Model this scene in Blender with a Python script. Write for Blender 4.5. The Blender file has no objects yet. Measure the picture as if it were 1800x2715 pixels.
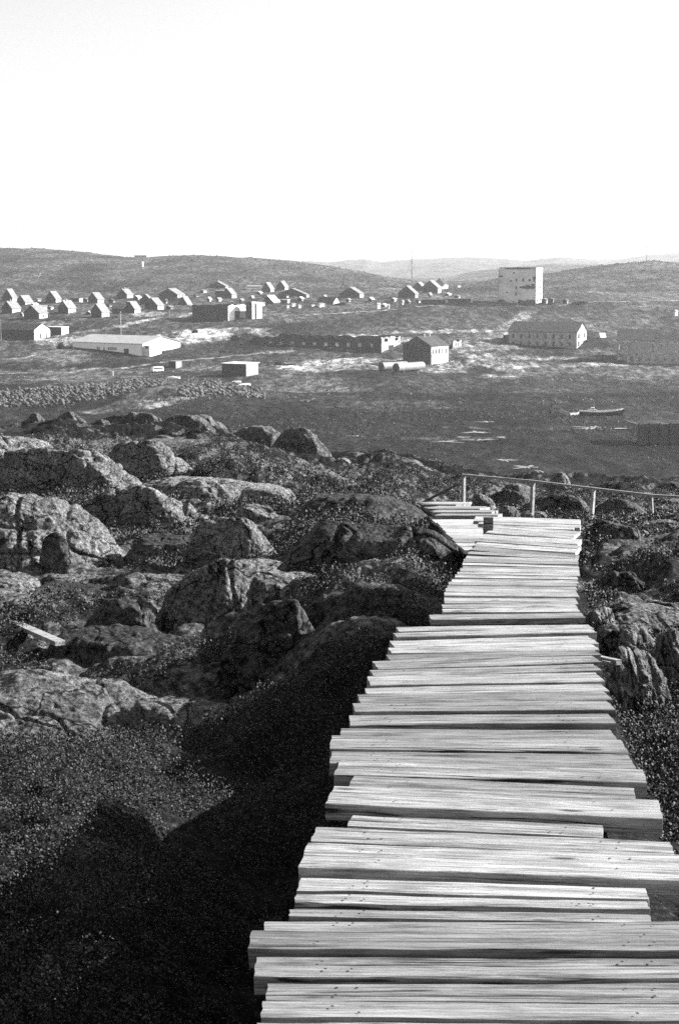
import bpy, bmesh, math, random
import numpy as np
from mathutils import Matrix, Vector

# ------------------------------------------------------------------ camera, world, sun
SC = bpy.context.scene
COL = SC.collection
F = 3750.0; CX = 900.0; CY = 1357.5
PITCH = math.atan(622.5 / 3750.0)
cp, sp = math.cos(PITCH), math.sin(PITCH)
cam_d = bpy.data.cameras.new("camera")
cam_d.lens = 50; cam_d.sensor_width = 24; cam_d.sensor_fit = 'HORIZONTAL'
cam_d.clip_start = 0.1; cam_d.clip_end = 20000
cam = bpy.data.objects.new("camera", cam_d); COL.objects.link(cam)
cam.location = (0, 0, 0); cam.rotation_euler = (math.pi / 2 - PITCH, 0, 0)
SC.camera = cam

SUN_EL = math.radians(25); SUN_AZ = math.radians(71)      # clockwise from +Y
SUN = Vector((math.cos(SUN_EL) * math.sin(SUN_AZ), math.cos(SUN_EL) * math.cos(SUN_AZ), math.sin(SUN_EL)))
W = bpy.data.worlds.new("World"); SC.world = W; W.use_nodes = True
nt = W.node_tree; nt.nodes.clear()
sky = nt.nodes.new('ShaderNodeTexSky'); sky.sky_type = 'NISHITA'; sky.sun_disc = False
sky.sun_elevation = SUN_EL; sky.sun_rotation = SUN_AZ
sky.air_density = 1.0; sky.dust_density = 2.0; sky.ozone_density = 1.0
bw = nt.nodes.new('ShaderNodeRGBToBW'); bg = nt.nodes.new('ShaderNodeBackground')
bg.inputs[1].default_value = 0.075
wo = nt.nodes.new('ShaderNodeOutputWorld')
nt.links.new(sky.outputs[0], bw.inputs[0]); nt.links.new(bw.outputs[0], bg.inputs[0]); nt.links.new(bg.outputs[0], wo.inputs[0])
ld = bpy.data.lights.new("sun", 'SUN'); ld.energy = 5.0; ld.angle = math.radians(0.5); ld.color = (1, 1, 1)
lo = bpy.data.objects.new("sun", ld); COL.objects.link(lo)
lo.rotation_euler = SUN.to_track_quat('Z', 'Y').to_euler(); lo.location = (50, 0, 60)
SC.view_settings.view_transform = 'Standard'; SC.view_settings.look = 'None'
SC.view_settings.gamma = 1; SC.view_settings.exposure = 1.85
SC.cycles.max_bounces = 4; SC.cycles.diffuse_bounces = 2; SC.cycles.glossy_bounces = 2; SC.cycles.volume_bounces = 0; SC.cycles.use_denoising = False

# ------------------------------------------------------------------ picture <-> world helpers (source pixels, 1800 wide)
def ray(px, py):
    u = (px - CX) / F; v = (CY - py) / F
    return u, cp + v * sp, -sp + v * cp
def P(px, py, Y):
    x, y, z = ray(px, py); k = Y / y
    return Vector((x * k, Y, z * k))
def PA(px, py, A):                         # A = distance along the lens axis
    x, y, z = ray(px, py)
    return Vector((x * A, y * A, z * A))
def smooth(x, a, b):
    t = np.clip((x - a) / (b - a), 0, 1); return t * t * (3 - 2 * t)

# ------------------------------------------------------------------ noise
_rs = np.random.RandomState(7)
PERM = _rs.permutation(4096); PERM = np.concatenate([PERM, PERM, PERM])
G3 = _rs.normal(size=(4096, 3)); G3 /= np.linalg.norm(G3, axis=1)[:, None]
A2 = _rs.uniform(0, 2 * math.pi, 4096); G2 = np.stack([np.cos(A2), np.sin(A2)], 1)
def n2(x, y):
    xi = np.floor(x).astype(np.int64); yi = np.floor(y).astype(np.int64)
    xf = x - xi; yf = y - yi
    u = xf * xf * xf * (xf * (xf * 6 - 15) + 10); v = yf * yf * yf * (yf * (yf * 6 - 15) + 10)
    def g(i, j):
        h = PERM[(PERM[(xi + i) & 4095] + yi + j) & 4095]
        return G2[h, 0] * (xf - i) + G2[h, 1] * (yf - j)
    a = g(0, 0); b = g(1, 0); c = g(0, 1); d = g(1, 1)
    return 1.5 * ((a * (1 - u) + b * u) * (1 - v) + (c * (1 - u) + d * u) * v)
def n3(p):
    i = np.floor(p).astype(np.int64); f = p - i
    w = f * f * f * (f * (f * 6 - 15) + 10)
    out = 0
    for a in (0, 1):
        for b in (0, 1):
            for c in (0, 1):
                h = PERM[(PERM[(PERM[(i[:, 0] + a) & 4095] + i[:, 1] + b) & 4095] + i[:, 2] + c) & 4095]
                g = G3[h]
                dt = g[:, 0] * (f[:, 0] - a) + g[:, 1] * (f[:, 1] - b) + g[:, 2] * (f[:, 2] - c)
                ww = (w[:, 0] if a else 1 - w[:, 0]) * (w[:, 1] if b else 1 - w[:, 1]) * (w[:, 2] if c else 1 - w[:, 2])
                out = out + dt * ww
    return out * 1.6

# ------------------------------------------------------------------ rock list (boxes in 1568-wide picture units, forward distance in metres)
ROCKS = []; FOOT = []
def R(*a, **k):
    label, x0, y0, x1, y1, Y = a[:6]; dr = a[9] if len(a) > 9 else k.get('dr', .8)
    ROCKS.append((a, k)); q = 1800 / 1568.0
    hx = (x1 - x0) * q / 2 * Y / F; hy = hx * dr
    c = P((x0 + x1) / 2 * q, y0 * q, Y); b = P((x0 + x1) / 2 * q, y1 * q, Y - hy * .4)
    if k.get('foot', True): FOOT.append((c.x, Y + hy * .2, hx, hy, b.z))
R("broad pale granite slab in sun at left edge, lichen speckled, above the mossy bank", -330, 1560, 500, 1775, 11.4, 'lit', 3, 7, .55, 'rock', name='rock_slab', pw=7, rough=.8, tilt=.06)
R("narrow pale rock tongue running from the sunlit slab into the shade of the walkway", 300, 1600, 600, 1720, 11.4, 'slab', 5, 6, .6, 'rock', name='rock_slab')
R("low rock shelf under the sunlit slab, edge catching light", 200, 1710, 390, 1775, 10.3, 'slab', 6, 6, .6, 'rock', name='rock_slab')
R("big rounded pale boulder with lichen speckled sunny face, cut by the left edge of photo", -150, 1136, 325, 1335, 20.5, 'lit', 11, 7, .6, 'rock', groove=.05, pw=7)
R("dark triangular block in the foot of the big pale boulder", 92, 1228, 172, 1322, 19.0, 'dark', 12, 5, .6, 'rock_moss', foot=False)  # dark rock added in place of the boulder's dark notch
R("flat sunlit rock in front of the big grooved boulder, left edge", -120, 1315, 110, 1385, 18.0, 'slab', 13, 6, .7, 'rock', name='rock_slab')
R("thin rock ledge at the foot of the big grooved boulder", 90, 1322, 300, 1362, 18.5, 'slab', 14, 5, .5, 'rock', name='rock_slab')
R("long shaded whaleback with bright rim sloping right, left of the gully", 345, 1276, 640, 1515, 15.0, 'dark', 21, 7, .5, 'rock', tilt=.12, rough=.7)
R("pale sloping rock running right from the shaded whaleback", 540, 1305, 770, 1420, 15.2, 'slab', 22, 6, .6, 'rock', tilt=.16)
R("low dark boulder with thin pale rim left of the cracked dome", 190, 1370, 385, 1500, 14.6, 'whale', 23, 6, .7, 'rock_moss')
R("mossy ledge touching the left side of the walkway", 720, 1345, 1040, 1490, 12.2, 'whale', 24, 6, .45, 'rock_moss', name='rock_ledge')
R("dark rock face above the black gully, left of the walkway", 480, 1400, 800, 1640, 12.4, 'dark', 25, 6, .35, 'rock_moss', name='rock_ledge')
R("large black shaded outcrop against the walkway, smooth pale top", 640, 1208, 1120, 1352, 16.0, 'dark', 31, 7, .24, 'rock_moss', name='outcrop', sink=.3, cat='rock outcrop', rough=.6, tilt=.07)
R("pointed rock with sunlit right end left of the black outcrop", 440, 1200, 640, 1300, 18.0, 'dark', 32, 6, .45, 'rock', tilt=.06)
R("long low dark rock with striped sunlit right end, mid left", 150, 1124, 500, 1245, 27, 'dark', 33, 7, .3, 'rock', groove=.06, rough=.7)
R("dark whaleback boulder with bright right face, upper left", -60, 1036, 325, 1150, 37, 'dark', 34, 7, .3, 'rock', rough=.8)
R("square-cut boulder with sunny face behind the whaleback, upper left", 215, 1020, 442, 1128, 41, 'dark', 35, 6, .35, 'rock', rough=.8)
R("pale blocky boulder at the left edge below the skyline rocks", -70, 1000, 92, 1072, 50, 'lit', 36, 6, .8, 'rock')
R("small pale boulder right of the striped rock", 545, 1128, 700, 1196, 30, 'dark', 37, 5, .6, 'rock')
R("pale hump right of the square-cut boulder", 400, 1105, 560, 1165, 34, 'lit', 38, 5, .6, 'rock')
R("low pale rock beside the striped rock end", 545, 1165, 650, 1200, 25, 'lit', 39, 5, .6, 'rock')
R("long sloping mossy rock sheet above the black outcrop", 640, 1135, 1010, 1240, 24, 'whale', 40, 6, .7, 'rock_moss', name='outcrop', cat='rock outcrop')
R("small dark rock with pale edge above the sloping sheet", 660, 1085, 800, 1120, 48, 'dark', 41, 5, .6, 'rock_far')
R("wide dark boulder near the middle of the hillside", 580, 1070, 700, 1110, 50, 'dark', 42, 5, .6, 'rock_far')
R("leaning dark skyline boulder, leftmost of the row", 45, 957, 118, 1012, 92, 'dark', 51, 5, .4, 'rock_far', rough=1.3, group='skyline boulders')
R("peaked dark skyline boulder, second from left", 105, 955, 212, 1018, 94, 'dark', 52, 5, .4, 'rock_far', rough=1.3, group='skyline boulders')
R("low dark skyline boulder in the gap right of the peaked one", 208, 970, 262, 1010, 95, 'dark', 53, 5, .4, 'rock_far', rough=1.3, group='skyline boulders')
R("broad dark skyline outcrop with stepped top, left of centre", 255, 955, 400, 1015, 90, 'dark', 54, 5, .35, 'rock_far', rough=1.3, name='outcrop', group='skyline boulders', cat='rock outcrop')
R("long dark skyline outcrop sloping down to the right", 370, 957, 500, 1012, 88, 'dark', 55, 5, .35, 'rock_far', rough=1.3, name='outcrop', group='skyline boulders', cat='rock outcrop')
R("small peaked boulder at the right end of the long skyline outcrop", 452, 958, 498, 985, 97, 'dark', 56, 5, .8, 'rock_far', group='skyline boulders')
R("flat dark outcrop with white crevice, right of the skyline row", 520, 985, 665, 1040, 80, 'dark', 57, 5, .35, 'rock_far', rough=1.3, name='outcrop', group='skyline boulders', cat='rock outcrop')
R("dark wedge outcrop ending the rocky skyline on the right", 630, 990, 752, 1045, 78, 'dark', 58, 5, .35, 'rock_far', rough=1.3, name='outcrop', group='skyline boulders', cat='rock outcrop')
R("pale pebble-like boulder in front of the skyline gap", 226, 984, 262, 1010, 84, 'lit', 59, 4, .8, 'rock')
R("pale triangular boulder in front of the stepped outcrop", 262, 985, 330, 1015, 80, 'dark', 60, 4, .8, 'rock')

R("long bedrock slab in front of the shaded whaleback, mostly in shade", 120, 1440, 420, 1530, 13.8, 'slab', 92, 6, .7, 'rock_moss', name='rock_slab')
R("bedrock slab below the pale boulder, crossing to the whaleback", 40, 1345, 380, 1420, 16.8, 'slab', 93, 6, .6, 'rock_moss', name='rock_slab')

R("sunlit low slab in the middle of the upper hillside", 420, 1070, 620, 1105, 44, 'slab', 95, 5, .9, 'rock', name='rock_slab')
R("dark low slab below the stepped skyline outcrop", 300, 1012, 520, 1050, 68, 'whale', 96, 5, .8, 'rock_far', name='rock_slab')

R("low cracked ledge joining the pale boulder to the shaded whaleback", 250, 1320, 470, 1400, 17.0, 'slab', 192, 6, .5, 'rock', name='rock_slab', rough=.9)
R("long rock sheet between the pointed rock and the striped rock", 300, 1225, 560, 1290, 20.5, 'slab', 193, 6, .6, 'rock_moss', name='rock_slab')
R("broad low ledge left of the black outcrop, falling to the gully", 500, 1290, 760, 1350, 17.2, 'slab', 194, 6, .6, 'rock', name='rock_slab', tilt=.08)
R("low dark ledge across the hillside under the square-cut boulder", 330, 1100, 640, 1150, 36, 'slab', 195, 6, .6, 'rock', name='rock_slab', tilt=.05)
# right of the walkway
R("sloping ribbed slab running down to the right edge, above the grooved faces", 1400, 1400, 1700, 1480, 11.2, 'slab', 98, 6, .7, 'rock', name='rock_slab', tilt=.15)
R("flat mossy slab between the walkway's far end and the right edge", 1380, 1262, 1640, 1320, 18.2, 'slab', 99, 6, .8, 'rock_moss', name='rock_slab', tilt=.08)
R("broken grooved rock face beside the walkway, dark clefts, right side", 1385, 1500, 1560, 1690, 8.3, 'lit', 171, 7, .7, 'rock_groove', name='rock_outcrop', cat='rock outcrop', groove=.14, rough=1.7, pw=9)
R("broad grooved rock face cut by the right edge of the photo", 1470, 1450, 1660, 1715, 8.9, 'lit', 272, 7, .6, 'rock_groove', name='rock_outcrop', cat='rock outcrop', groove=.14, rough=1.5, pw=10, sink=.2)
R("grey ribbed rock hugging the walkway corner on the right", 1375, 1430, 1530, 1560, 9.8, 'lit', 73, 6, .7, 'rock_groove', name='rock_outcrop', cat='rock outcrop', groove=.1, rough=1.4, pw=9)
R("pale ribbed rock beside the step in the walkway", 1340, 1398, 1425, 1460, 10.6, 'lit', 74, 6, .8, 'rock_groove', groove=.1)
R("low diagonal rock rib on the right slope, nearest to the grooved faces", 1440, 1385, 1640, 1480, 12.0, 'whale', 75, 6, .5, 'rock', name='rock_rib', yaw=-.5)
R("mossy hump right of the walkway's middle stretch", 1345, 1310, 1500, 1400, 14.0, 'whale', 76, 6, .6, 'rock_moss')
R("long mossy rib crossing the right slope", 1400, 1290, 1640, 1360, 17.5, 'whale', 77, 6, .45, 'rock_moss', name='rock_rib', yaw=-.35)
R("black shaded rock right of the walkway's far end", 1335, 1200, 1500, 1275, 20.5, 'whale', 78, 6, .5, 'rock_moss', tilt=.16)
R("pale upright stone with dark side near the right edge", 1510, 1232, 1560, 1280, 21, 'dark', 79, 5, .7, 'rock')
R("dark flat boulder lying at the right edge below the upright stone", 1480, 1270, 1610, 1310, 19.5, 'whale', 80, 5, .6, 'rock_moss', tilt=.16)
R("small white boulder behind the walkway's far end", 1095, 1142, 1135, 1166, 30, 'lit', 81, 5, .8, 'rock')
R("white boulder under the handrail, just behind the last planks", 1150, 1168, 1200, 1196, 24, 'lit', 82, 5, .8, 'rock')
R("dark whaleback rock behind the first two handrail posts", 1120, 1128, 1240, 1190, 44, 'whale', 83, 6, .4, 'rock_moss', tilt=.16)
R("dark ridge rock between the second and third handrail posts", 1225, 1135, 1370, 1200, 42, 'whale', 84, 6, .4, 'rock_moss', tilt=.16)
R("streaked dark rock between the third and fourth handrail posts", 1370, 1150, 1500, 1205, 43, 'whale', 85, 6, .4, 'rock_moss', tilt=.16)
R("dark blocky rock right of the fourth handrail post", 1490, 1170, 1580, 1215, 41, 'whale', 86, 6, .4, 'rock_moss', tilt=.16)
R("flat pale-topped rock above the handrail like a little table", 1270, 1092, 1315, 1116, 62, 'dark', 87, 5, .7, 'rock')

# ------------------------------------------------------------------ terrain
LOGY = np.log
def tab(Y, pts):
    return np.interp(Y, [p[0] for p in pts], [p[1] for p in pts])
T_L = [(0, -3.2), (4, -3.1), (6, -2.9), (8, -3.0), (10.5, -3.45), (13, -3.7), (15, -3.9), (20, -4.25), (27, -5.0), (37, -5.7), (50, -6.5),
       (70, -8.3), (90, -9.8), (105, -11.3), (150, -22), (220, -38)]
T_C = [(0, -3.3), (4, -3.3), (7, -3.45), (9.5, -3.55), (11, -3.08), (12.5, -2.95), (15, -3.35), (17, -3.4), (20, -3.65), (25, -4.35), (33, -5.3), (50, -7.6),
       (70, -9.8), (100, -12.8), (130, -18), (220, -38)]
T_R = [(0, -1.95), (3, -2.0), (5, -2.15), (6.5, -2.42), (7.7, -2.62), (9, -2.66), (12, -2.85), (15, -3.2), (20, -3.95), (25, -4.8), (30, -5.6), (37, -6.65), (50, -8.2),
       (70, -10.6), (90, -13.2), (110, -17), (150, -27), (220, -38)]
F_L = [(200, -38), (415, -38), (445, -35), (500, -35.3), (548, -36.2), (575, -34.4), (610, -33.6), (640, -31), (700, -22.8), (780, -17), (850, -14.5),
       (900, -12.2), (950, -10.5), (1050, -7), (1300, -5), (6000, 0)]
F_M = [(200, -38), (470, -38), (500, -36), (560, -35.5), (610, -33.5), (660, -28), (720, -22.5), (780, -16.5), (850, -12), (950, -8), (1050, -7), (1300, -5), (6000, 0)]
F_R = [(200, -38), (500, -38), (560, -37.4), (620, -31.6), (700, -25), (760, -18), (800, -14), (900, -12), (1050, -9), (1300, -5), (6000, 0)]
CREST = [  # Y of the crest, Y of the foot, [(px, py)]
    (1500, 980, [(-900, 640), (-200, 652), (0, 655), (150, 659), (264, 668), (356, 682), (460, 679), (530, 675), (630, 682), (790, 692), (920, 714), (1035, 737), (1160, 752), (1250, 770), (1400, 800)]),
    (1400, 850, [(900, 810), (1150, 772), (1195, 760), (1326, 735), (1450, 725), (1600, 702), (1700, 690), (1760, 694), (1800, 698), (2000, 715), (2700, 720)]),
    (2700, 1800, [(900, 765), (1000, 758), (1150, 746), (1240, 722), (1355, 705), (1450, 698), (1560, 702), (1700, 722), (2200, 750)]),
    (4600, 3200, [(-900, 690), (700, 696), (790, 692), (880, 693), (964, 687), (1010, 694), (1100, 686), (1217, 681), (1320, 686), (1375, 688), (1460, 681), (1600, 687), (1722, 672), (1800, 664), (2100, 650), (2700, 660)]),
]
# deck corridor: centre line (Y, x, z)
DK = [(0, -0.05, -1.5), (3.06, 0.37, -1.70), (8.2, 0.98, -2.04), (9.7, 1.18, -2.42), (14.2, 1.86, -2.42), (17, 1.75, -3.15), (23, 2.05, -3.85), (30, 2.1, -4.85), (38, 2.6, -6.0)]
def deck_c(Y):
    return np.interp(Y, [d[0] for d in DK], [d[1] for d in DK]), np.interp(Y, [d[0] for d in DK], [d[2] for d in DK])
def pxof(x, Y):
    return CX + F * x / np.maximum(Y, 1.0) * 0.975
def base_h(x, Y):
    px = pxof(x, Y)
    zl = tab(Y, T_L); zc = tab(Y, T_C); zr = tab(Y, T_R)
    nr_ = 1 - smooth(Y, 9.5, 12)
    wc = smooth(px, 520, 950) * (1 - nr_) + smooth(px, 100, 760) * nr_
    zlc = zl * (1 - wc) + zc * wc
    xd, zd = deck_c(Y)
    st = smooth(x - xd, -0.62, -0.2); wp = smooth(px, 1000, 1450)
    t = smooth(Y, 14, 20); wr = st * (1 - t) + wp * t
    zn = zlc * (1 - wr) + zr * wr
    fl = tab(Y, F_L); fm = tab(Y, F_M); fr = tab(Y, F_R)
    a = smooth(px, 450, 800); b = smooth(px, 1000, 1350)
    zf = (fl * (1 - a) + fm * a) * (1 - b) + fr * b
    z = np.where(Y < 220, zn, zf)
    for Yc, Y0, pts in CREST:
        py = np.interp(px, [p[0] for p in pts], [p[1] for p in pts])
        v = (CY - py) / F
        zc_ = Yc * (-sp + v * cp) / (cp + v * sp)
        t = np.clip((Y - Y0) / (Yc - Y0), 0, 1); s = t * t * (3 - 2 * t) * 0.45 + t * 0.55
        zb = np.minimum(zf, -3.0)
        zz = zb * (1 - s) + zc_ * s - np.maximum(Y - Yc, 0) * 0.06
        zz = np.where(Y < Y0, -999, zz)
        z = np.maximum(z, zz)
    return z
def ridged(x, y): return 1 - 2 * np.abs(n2(x, y))
def ground(x, Y, fine=True):
    x = np.asarray(x, float); Y = np.asarray(Y, float)
    z = base_h(x, Y)
    hill = 1 - smooth(Y, 140, 220)
    d = np.zeros_like(z)
    # near rocky hillside: warped ridges that run with the slope
    wx = x + 0.6 * n2(x * .35, Y * .35); wy = Y + 0.8 * n2(x * .3 + 9, Y * .3)
    k1 = np.clip(Y / 25, 0.25, 2.6)
    d += hill * 0.34 * k1 * np.maximum(n2(wx * .22, wy * .16 + 3), -0.35)
    d += hill * 0.17 * np.clip(Y / 12, .7, 1.25) * ridged(wx * .55 + 4, wy * .42)
    d += hill * 0.06 * np.clip(Y / 12, .7, 1.5) * ridged(wx * 1.7, wy * 1.2)
    if fine:
        d += hill * 0.045 * np.clip(Y / 14, .6, 1.3) * n2(wx * 3.1, wy * 2.5)
        f1 = 1 - smooth(Y, 30, 90)
        d += f1 * 0.030 * n2(x * 7, Y * 7) + f1 * 0.016 * n2(x * 17, Y * 17)
        f2 = smooth(Y, 18, 60) * hill
        d += f2 * (0.18 * ridged(x * .3, Y * .22 + 7) * smooth(n2(x * .05, Y * .05), -.2, .3))
    for (cx_, cy_, hx_, hy_, bz_) in (FOOT if Y.size and Y.min() < 120 else []):
        q = np.sqrt(((x - cx_) / hx_) ** 2 + ((Y - cy_) / hy_) ** 2)
        w = (1 - smooth(q, .85, 1.9)) * .75
        tgt = bz_ - .12 * (1 - smooth(q, .5, 1.0)) + (Y - cy_ + hy_ * .6) * -.06
        z = np.where(w > 0, z * (1 - w) + tgt * w, z); d = d * (1 - .6 * w)
    # far land
    flat = (1 - hill) * (1 - smooth(Y, 440, 520))
    d += flat * (0.45 * n2(x * .06, Y * .03) + 0.30 * ridged(x * .12, Y * .06) + .16 * ridged(x * .4, Y * .2))
    land = smooth(Y, 440, 540)
    d += land * (0.9 * n2(x * .02, Y * .012) + 1.1 * (1 - smooth(Y, 900, 1100)) * (.5 - np.abs(n2(x * .028 + 5, Y * .022 + x * .006))) + 0.6 * n2(x * .05, Y * .03) + .35 * n2(x * .16, Y * .09))
    far = smooth(Y, 980, 1300)
    d += far * (4.0 * n2(x * .006, Y * .004) * smooth(Y, 1000, 1400) * (1 - .75 * smooth(Y, 1300, 1500)) + 0.9 * n2(x * .03, Y * .02))
    d += smooth(Y, 2000, 2600) * 4.0 * n2(x * .008, Y * .004)
    # quiet ground under the walkway
    xd, zd = deck_c(Y)
    near = (1 - smooth(np.abs(x - xd), .55, 1.1)) * (1 - smooth(Y, 30, 40))
    d *= (1 - 0.85 * near)
    z = z + d
    lim = zd - 0.2
    up = (1 - smooth(np.abs(x - xd - .05), .42, .72)) * (1 - smooth(Y, 10, 13)) * smooth(x - xd, -.45, -.3)  # lifts the unseen ground under the deck to block low sun
    z = z * (1 - up) + np.maximum(z, lim - .06) * up
    z = np.where((near > 0.01) & (z > lim), z * (1 - near) + lim * near, z)
    return z
def G(x, Y): return float(ground(np.array([x]), np.array([Y]))[0])
def hit(px, py, Y0=240, Y1=3000):
    """first ground point met by the sight line through px, py"""
    Ys = np.exp(np.linspace(math.log(Y0), math.log(Y1), 1600))
    x, y, z = ray(px, py)
    g = ground(x / y * Ys, Ys); r = z / y * Ys
    i = np.argmax(r <= g)
    if not (r <= g).any(): i = len(Ys) - 1
    return Vector((x / y * Ys[i], Ys[i], float(g[i])))

# ------------------------------------------------------------------ materials (a black and white world)
def new_mat(name):
    m = bpy.data.materials.new(name); m.use_nodes = True
    n = m.node_tree; b = n.nodes['Principled BSDF']
    b.inputs['Roughness'].default_value = 0.9
    b.inputs['Specular IOR Level'].default_value = 0.15
    return m, n, b
def nod(n, t, **k):
    x = n.nodes.new(t)
    for a, v in k.items(): setattr(x, a, v)
    return x
def noise(n, vec, scale, detail=4, rough=.6, dist=0.0):
    x = n.nodes.new('ShaderNodeTexNoise'); x.inputs['Scale'].default_value = scale
    x.inputs['Detail'].default_value = detail; x.inputs['Roughness'].default_value = rough; x.inputs['Distortion'].default_value = dist
    n.links.new(vec, x.inputs['Vector']); return x.outputs[0]
def ramp(n, f, pts):
    r = n.nodes.new('ShaderNodeValToRGB'); e = r.color_ramp.elements
    while len(e) < len(pts): e.new(0.5)
    for i, (p, v) in enumerate(pts): e[i].position = p; e[i].color = (v, v, v, 1)
    n.links.new(f, r.inputs[0]); return r.outputs[0]
def mth(n, op, a, b=None):
    x = n.nodes.new('ShaderNodeMath'); x.operation = op
    for i, q in enumerate((a, b)):
        if q is None: continue
        if isinstance(q, (int, float)): x.inputs[i].default_value = q
        else: n.links.new(q, x.inputs[i])
    return x.outputs[0]
def mixv(n, f, a, b):
    x = n.nodes.new('ShaderNodeMix'); x.data_type = 'RGBA'
    for s, q in ((x.inputs[0], f), (x.inputs[6], a), (x.inputs[7], b)):
        if isinstance(q, (int, float)): s.default_value = q if s is x.inputs[0] else (q, q, q, 1)
        else: n.links.new(q, s)
    return x.outputs[2]
def mapping(n, vec, sc, loc=(0, 0, 0)):
    x = n.nodes.new('ShaderNodeMapping'); x.inputs['Scale'].default_value = sc; x.inputs['Location'].default_value = loc
    n.links.new(vec, x.inputs[0]); return x.outputs[0]
def bump(n, b, h, dist, strength=1.0, prev=None):
    x = n.nodes.new('ShaderNodeBump'); x.inputs['Distance'].default_value = dist; x.inputs['Strength'].default_value = strength
    n.links.new(h, x.inputs['Height'])
    if prev: n.links.new(prev, x.inputs['Normal'])
    n.links.new(x.outputs[0], b.inputs['Normal']); return x.outputs[0]
def geo(n): return n.nodes.new('ShaderNodeNewGeometry').outputs['Position']

def plain(name, lo_, hi, scale=1.0, rough=.9, stretch=(1, 1, 1), bmp=0.0):
    m, n, b = new_mat(name); v = mapping(n, geo(n), stretch)
    f = noise(n, v, scale, 5, .65)
    n.links.new(ramp(n, f, [(.32, lo_), (.68, hi)]), b.inputs['Base Color'])
    b.inputs['Roughness'].default_value = rough
    if bmp: bump(n, b, f, bmp)
    return m

def mat_ground():
    m, n, b = new_mat("ground_heath_rock")
    pos = geo(n)
    at = nod(n, 'ShaderNodeAttribute', attribute_name='cover'); sep = nod(n, 'ShaderNodeSeparateColor')
    n.links.new(at.outputs['Color'], sep.inputs[0])
    alb, rock, near = sep.outputs[0], sep.outputs[1], sep.outputs[2]
    # vegetation: fine speckle
    s1 = noise(n, pos, 26, 6, .75); s2 = noise(n, pos, 2.2, 5, .7)
    veg_near = mth(n, 'MULTIPLY', ramp(n, s1, [(.42, .008), (.58, .03), (.72, .13)]), ramp(n, s2, [(.3, .5), (.7, 1.5)]))
    g1 = noise(n, mapping(n, pos, (.30, .10, .5)), 1, 10, .82); g2 = noise(n, mapping(n, pos, (.022, .009, .05)), 1, 7, .62)
    far = mth(n, 'MULTIPLY', mth(n, 'MULTIPLY', alb, ramp(n, g1, [(.40, .15), (.5, .8), (.60, 2.6)])), ramp(n, g2, [(.38, .35), (.60, 1.9)]))
    veg = mixv(n, near, far, veg_near)
    r1 = noise(n, mapping(n, pos, (1, 1, 1.6)), 9, 8, .8); r2 = noise(n, pos, 1.4, 4, .6)
    rk = mth(n, 'MULTIPLY', ramp(n, r1, [(.4, .012), (.5, .07), (.62, .22)]), ramp(n, r2, [(.3, .5), (.65, 1.25)]))
    rm = mth(n, 'ADD', rock, mth(n, 'MULTIPLY', mth(n, 'SUBTRACT', noise(n, pos, 1.1, 6, .7), .5), 1.6))
    rmask = ramp(n, rm, [(.45, 0), (.58, 1)])
    n.links.new(mixv(n, rmask, veg, rk), b.inputs['Base Color'])
    h1 = bump(n, b, mth(n, 'MULTIPLY', noise(n, pos, 9, 8, .75), near), .10)
    h3 = noise(n, mapping(n, pos, (.5, .3, .5)), 1, 8, .8)
    bump(n, b, mth(n, 'MULTIPLY', h3, mth(n, 'SUBTRACT', 1.0, near)), 2.4, 1, h1)
    b.inputs['Specular IOR Level'].default_value = 0.05
    return m
def mat_rock(name, lo_=.03, hi=.36, sc=1.0, mossy=.0, zs=1.0):
    m, n, b = new_mat(name); pos = geo(n)
    v = mapping(n, pos, (1, 1, zs))
    a = noise(n, v, 17 * sc, 9, .8, .3); c = noise(n, v, 1.6 * sc, 6, .65); e = noise(n, v, 45 * sc, 3, .6)
    vo = nod(n, 'ShaderNodeTexVoronoi', feature='DISTANCE_TO_EDGE'); vo.inputs['Scale'].default_value = 1.0
    wv = nod(n, 'ShaderNodeVectorMath', operation='ADD'); nz = nod(n, 'ShaderNodeTexNoise'); nz.inputs['Scale'].default_value = 2.2; nz.inputs['Detail'].default_value = 6
    n.links.new(pos, nz.inputs['Vector']); n.links.new(mapping(n, pos, (.9 * sc, 1.3 * sc, 1.6 * sc)), wv.inputs[0]); n.links.new(nz.outputs['Color'], wv.inputs[1])
    n.links.new(wv.outputs[0], vo.inputs['Vector']); ck = ramp(n, vo.outputs['Distance'], [(.004, .10), (.022, 1.0)])
    base = mth(n, 'MULTIPLY', ramp(n, a, [(.40, lo_), (.49, (lo_ + hi) * .45), (.60, hi)]), ramp(n, c, [(.30, .55), (.62, 1.25)]))
    base = mth(n, 'MULTIPLY', base, ramp(n, e, [(.38, .45), (.5, 1.0)]))
    base = mth(n, 'MULTIPLY', base, ck)
    # moss on flat places
    gn = nod(n, 'ShaderNodeNewGeometry'); sx = nod(n, 'ShaderNodeSeparateXYZ'); n.links.new(gn.outputs['Normal'], sx.inputs[0])
    mo = mth(n, 'ADD', mth(n, 'MULTIPLY', sx.outputs[2], .55), mth(n, 'MULTIPLY', noise(n, pos, 1.7, 6, .7), 1.0))
    mk = ramp(n, mo, [(1.10 - mossy, 0), (1.22 - mossy, 1)])
    veg = ramp(n, noise(n, pos, 30, 4, .7), [(.42, .012), (.58, .05), (.72, .16)])
    n.links.new(mixv(n, mk, base, veg), b.inputs['Base Color'])
    h = bump(n, b, a, .035); h = bump(n, b, ck, .03, 1, h); bump(n, b, noise(n, v, 5 * sc, 8, .7), .12, 1, h)
    return m
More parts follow.
